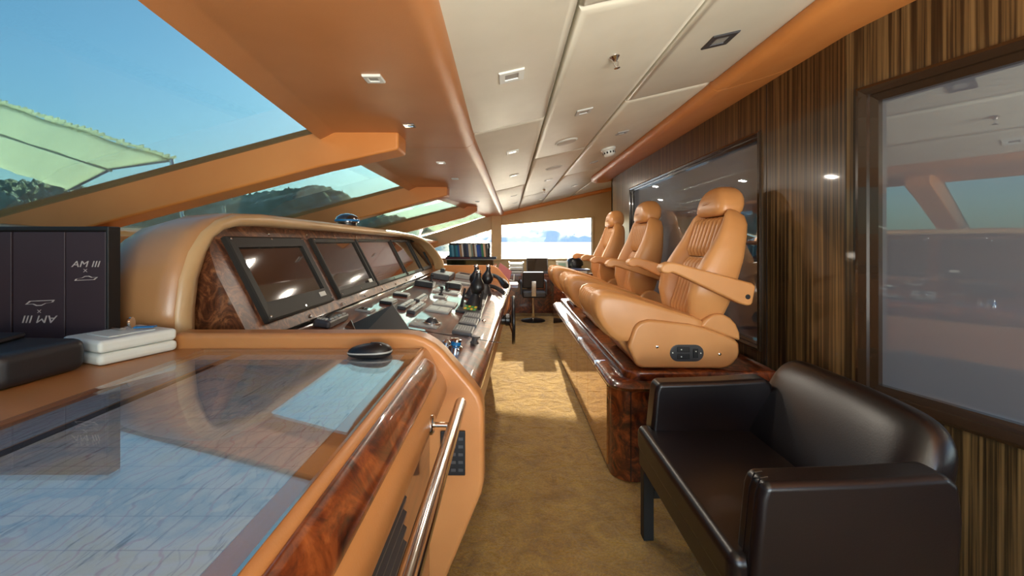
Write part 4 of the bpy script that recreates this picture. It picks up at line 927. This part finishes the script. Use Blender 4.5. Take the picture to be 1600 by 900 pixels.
ch = thing('swivel_chair', 'black swivel chair on a chrome post with a round base at the far desk', 'chair', (0.40, 6.85, -H))
mb = MB(); mb.lathe((0.40,6.85,-1.297), (0,0,1), [(0.20,0),(0.20,0.01),(0.16,0.022),(0.04,0.035)], 28); mb.build('round_base', 'black', ch)
mb = MB(); mb.lathe((0.40,6.85,-1.265), (0,0,1), [(0.024,0),(0.024,0.38)], 16); mb.build('post', 'chrome', ch)
mb = MB(); mb.box((0.22,6.62,-0.895),(0.60,7.05,-0.80)); mb.build('seat', 'blackleather', ch, bevel=0.025, seg=4)
mb = MB(); mb.prism([(0.22,6.63,-0.74),(0.56,6.63,-0.74),(0.56,6.59,-0.48),(0.22,6.59,-0.48)], (0,0.055,0)); mb.build('backrest', 'blackleather', ch, bevel=0.02, seg=4)
for xx in (0.20, 0.60):
    mb = MB(); mb.tube([(xx,6.64,-0.84),(xx,6.66,-0.66),(xx,6.72,-0.64),(xx,6.98,-0.64)], 0.016, 10); mb.build('arm', 'blackleather', ch, smooth=60)
mb = MB(); mb.box((0.36,6.56,-0.86),(0.43,6.60,-0.62)); mb.build('back_support', 'chrome', ch, bevel=0.004)
dm = MB(); dm.lathe((1.22,7.72,DT), (0,0,1), [(0.13,0.0),(0.13,0.10),(0.16,0.11),(0.155,0.17),(0.135,0.22),(0.09,0.255),(0.03,0.27)], 24); tag(dm.build('black_dome', 'black', smooth=60), 'black dome showing above the armrest of the farthest helm seat', 'dome')
rt = thing('folded_chart', 'red and white folded chart leaning at the far end of the helm console', 'folded chart', (-0.05, 5.0, -0.5))
mb = MB(); mb.prism([(-0.14,4.60,-0.36),(0.0,4.60,-0.44),(0.03,4.66,-0.33),(-0.10,4.66,-0.235)], (0.004,0.012,0.0)); mb.build('chart_sheet', plain('red_print', srgb(170,96,96), 0.6), rt, smooth=0)
mb = MB(); mb.tube([(-0.01,4.62,-0.42),(0.055,4.62,-0.43),(0.06,4.64,-0.36)], 0.006, 8); mb.build('bracket', 'white', rt)
mb = MB(); mb.box((-0.2,4.53,-0.50),(0.10,4.75,-0.46)); mb.build('chart_shelf', 'burl', rt, smooth=0)

# ------------------------------------------------------------------ CEILING FITTINGS
def cp_(px, py):
    a_, b_ = (px-795)/F, (378-py)/F; Y = 0.59/(b_-0.23*a_); return Vector((a_*Y, Y, b_*Y))
cx_, cn_ = Vector((1,0,0.23)).normalized(), Vector((0.23,0,-1)).normalized()
def downlight(px, py, s, label, lit, frame, group='square downlights in the cream ceiling', soffit=False, sy=None, power=1.0):
    if soffit:
        b_ = (378-py)/F; Y = 0.499/b_; c = Vector(((px-795)/F*Y, Y, 0.499)); ax, nn = Vector((1,0,0)), Vector((0,0,-1))
    else: c = cp_(px, py); ax, nn = cx_, cn_
    r = thing('downlight', label, 'ceiling light', tuple(c), group)
    sy = sy or s
    def ring(k, d): return [c + ax*s*k*i + Vector((0,sy*k*j,0)) + nn*d for i, j in ((-1,-1),(1,-1),(1,1),(-1,1))]
    mb = MB(); mb.loft([ring(1,-0.004), ring(1,0.003), ring(0.95,0.006), ring(0.55,0.006), ring(0.50,0.001)], cap=False); mb.build('light_frame', frame, r, smooth=0)
    mb = MB(); mb.prism(ring(0.52,0.0015), nn*0.0012); mb.build('lens', 'lens' if lit else 'lensoff', r, smooth=0)
    if power > 0 and lit:
        ld = bpy.data.lights.new('lamp', 'AREA'); ld.energy = 2.6*LAMP_W*power; ld.shape = 'SQUARE'; ld.size = max(0.06, s); ld.color = (1.0, 0.90, 0.76); ld.spread = PI
        lo = bpy.data.objects.new('lamp', ld); COL.objects.link(lo); lo.parent = r; lo.location = nn*0.014
        lo.rotation_euler = (-nn).to_track_quat('Z', 'Y').to_euler()
    return r
downlight(799,118,0.046,'large white square downlight above the aisle with a dark centre',False,'white')
downlight(1125,62,0.052,'large dark-framed square downlight nearest the aft wall',False,'darkgrey')
downlight(912,174,0.042,'silver-framed square downlight in the middle ceiling column nearest the camera',False,'pale')
downlight(972,207,0.040,'grey square downlight in front of the smoke detector',False,'grey')
downlight(801,237,0.042,'lit square downlight second along the row above the aisle',True,'white')
downlight(803,274,0.042,'lit square downlight third along the row above the aisle',True,'white')
downlight(803,306,0.042,'lit square downlight fourth along the row above the aisle',True,'white')
downlight(805,317,0.042,'dull square downlight at the far end of the row above the aisle',False,'pale', power=0)
downlight(857,281,0.042,'lit square downlight beyond the two round speakers',True,'white')
downlight(845,311,0.042,'lit square downlight beyond the far sprinkler',True,'white')
downlight(898,290,0.042,'lit square downlight beyond the smoke detector in the aft column',True,'white')
downlight(928,253,0.036,'grey square downlight just beyond the smoke detector',False,'grey', power=0)
downlight(897,304,0.036,'small grey square downlight at the far end of the aft column',False,'grey', power=0)
sg = 'square fittings in the tan soffit'
downlight(584,122,0.028,'white square fitting nearest the camera in the tan soffit',False,'white',sg,True,power=0)
downlight(640,195,0.024,'chrome square fitting in the tan soffit just before its seam',False,'chrome',sg,True,power=0.3)
downlight(689,254,0.026,'lit fitting first beyond the soffit seam',True,'white',sg,True,power=0.3)
downlight(711,279,0.026,'second small fitting beyond the soffit seam',False,'pale',sg,True,power=0.3)
downlight(746,315,0.026,'third small fitting at the far end of the tan soffit',False,'pale',sg,True,power=0)
# round speakers
for px, py, lb in ((885,221,'round cream ceiling speaker, nearer of the two'), (865,262,'round cream ceiling speaker, farther of the two')):
    c = cp_(px, py); r = thing('ceiling_speaker', lb, 'speaker', tuple(c), 'round ceiling speakers')
    mb = MB(); mb.lathe(c - cn_*0.003, cn_, [(0.078,0),(0.078,0.006),(0.070,0.010),(0.066,0.008)], 28); mb.build('speaker_ring', 'white', r, smooth=40)
    mb = MB(); mb.lathe(c, cn_, [(0.067,0.002),(0.066,0.0085),(0.03,0.0105)], 28); mb.build('speaker_grille', 'speaker', r, smooth=40)
# smoke detector
c = cp_(950, 232); r = thing('smoke_detector', 'round white smoke detector on the ceiling near the aft cornice', 'smoke detector', tuple(c))
mb = MB(); mb.lathe(c - cn_*0.003, cn_, [(0.062,0),(0.062,0.014),(0.055,0.022)], 24); mb.build('detector_base', 'white', r, smooth=40)
mb = MB(); mb.lathe(c + cn_*0.02, cn_, [(0.050,0),(0.052,0.016),(0.044,0.036),(0.028,0.046),(0.01,0.048)], 24); hd = mb.build('detector_head', 'white', r, smooth=40)
mb = MB()
for k in range(12):
    a_ = 2*PI*k/12; d = cx_*math.cos(a_) + Vector((0,1,0))*math.sin(a_); e = -cx_*math.sin(a_) + Vector((0,1,0))*math.cos(a_)
    mb.obox(c + cn_*0.038 + d*0.0505, d*0.002, e*0.006, cn_*0.008)
mb.build('vent_slots', 'matblack', hd, smooth=0)
for px, py, lb in ((960,88,'bronze sprinkler head on the ceiling, nearer one'), (850,296,'bronze sprinkler head on the ceiling, farther one')):
    c = cp_(px, py); r = thing('sprinkler_head', lb, 'sprinkler', tuple(c), 'ceiling sprinklers')
    bz = 'steel'
    mb = MB(); mb.lathe(c - cn_*0.003, cn_, [(0.019,0),(0.019,0.006),(0.012,0.014),(0.008,0.02)], 18); mb.build('escutcheon', bz, r, smooth=40)
    mb = MB(); mb.tube([c+cn_*0.016+cx_*0.003, c+cn_*0.024+cx_*0.009, c+cn_*0.04+cx_*0.003], 0.0025, 8); mb.tube([c+cn_*0.016-cx_*0.003, c+cn_*0.024-cx_*0.009, c+cn_*0.04-cx_*0.003], 0.0025, 8); mb.build('yoke', bz, r, smooth=40)
    mb = MB(); mb.lathe(c+cn_*0.04, cn_, [(0.004,0),(0.011,0.003),(0.011,0.005),(0.003,0.006)], 14); mb.build('deflector', bz, r, smooth=40)
# ------------------------------------------------------------------ OUTSIDE: awning on the foredeck
aw = thing('deck_awning', 'cream fabric awning on thin poles over the foredeck outside the windscreen', 'awning', (-6, 5, -0.5))
mb = MB(); secs = []
far_ = [P(268,250,4.2), P(0,163,4.2), P(-260,84,4.2), P(-480,40,4.2)]; near_ = [P(108,297,6.0), P(0,262,6.0), P(-150,215,6.0), P(-300,180,6.0)]
N = 24
def along(pts, t_):
    u = t_*(len(pts)-1); i = min(int(u), len(pts)-2); return pts[i].lerp(pts[i+1], u-i)
for k in range(N+1):
    a_, b_ = along(near_, k/N), along(far_, k/N); row = []
    for j in range(13):
        s_ = j/12; row.append(a_.lerp(b_, s_) + Vector((0,0,0.10*math.sin(PI*s_) + 0.012*math.sin(k*1.9))))
    secs.append(row)
mb.loft(secs, cap=False, closed=False); cl = mb.build('awning_cloth', 'awning', aw, smooth=60)
mb = MB(); mb.tube([along(near_, k/12).lerp(along(far_, k/12), 0.5)+Vector((0,0,0.085)) for k in range(13)], 0.016, 8); mb.build('awning_batten', 'grey', aw, smooth=60)
md = cl.modifiers.new('solid', 'SOLIDIFY'); md.thickness = 0.006
mb = MB(); rr = random.Random(2)
for k in range(80):
    q = along(far_, k/79); mb.obox(q + Vector((0,0.01,0.012+0.012*rr.random())), (0.035,0,0.012*rr.uniform(-1,1)), (0,0.01,0), (0,0,0.012+0.012*rr.random()))
mb.build('awning_lacing', 'awning', cl, smooth=0)
for i, (pts) in enumerate((near_, far_)):
    for t_ in (0.0, 1.0):
        q = along(pts, t_); mb = MB(); mb.tube([q, Vector((q.x+(0.25 if t_ == 0 else -0.1), q.y, -0.52))], 0.02, 8); mb.build('awning_pole', 'steel', aw, smooth=60)
mb = MB(); mb.tube([along(near_, 0.0), along(near_, 0.0).lerp(along(far_, 0.0), 0.5)+Vector((0,0,0.11)), along(far_, 0.0)], 0.018, 8); mb.build('awning_hoop', 'steel', aw, smooth=60)
mb = MB(); q = Vector((-3.35, 5.0, -0.55)); mb.tube([q, q+Vector((-0.08,0,0.98))], 0.02, 8); tag(mb.build('rail_post', 'white', smooth=60), 'thin white rail post outside the second windscreen pane', 'post')
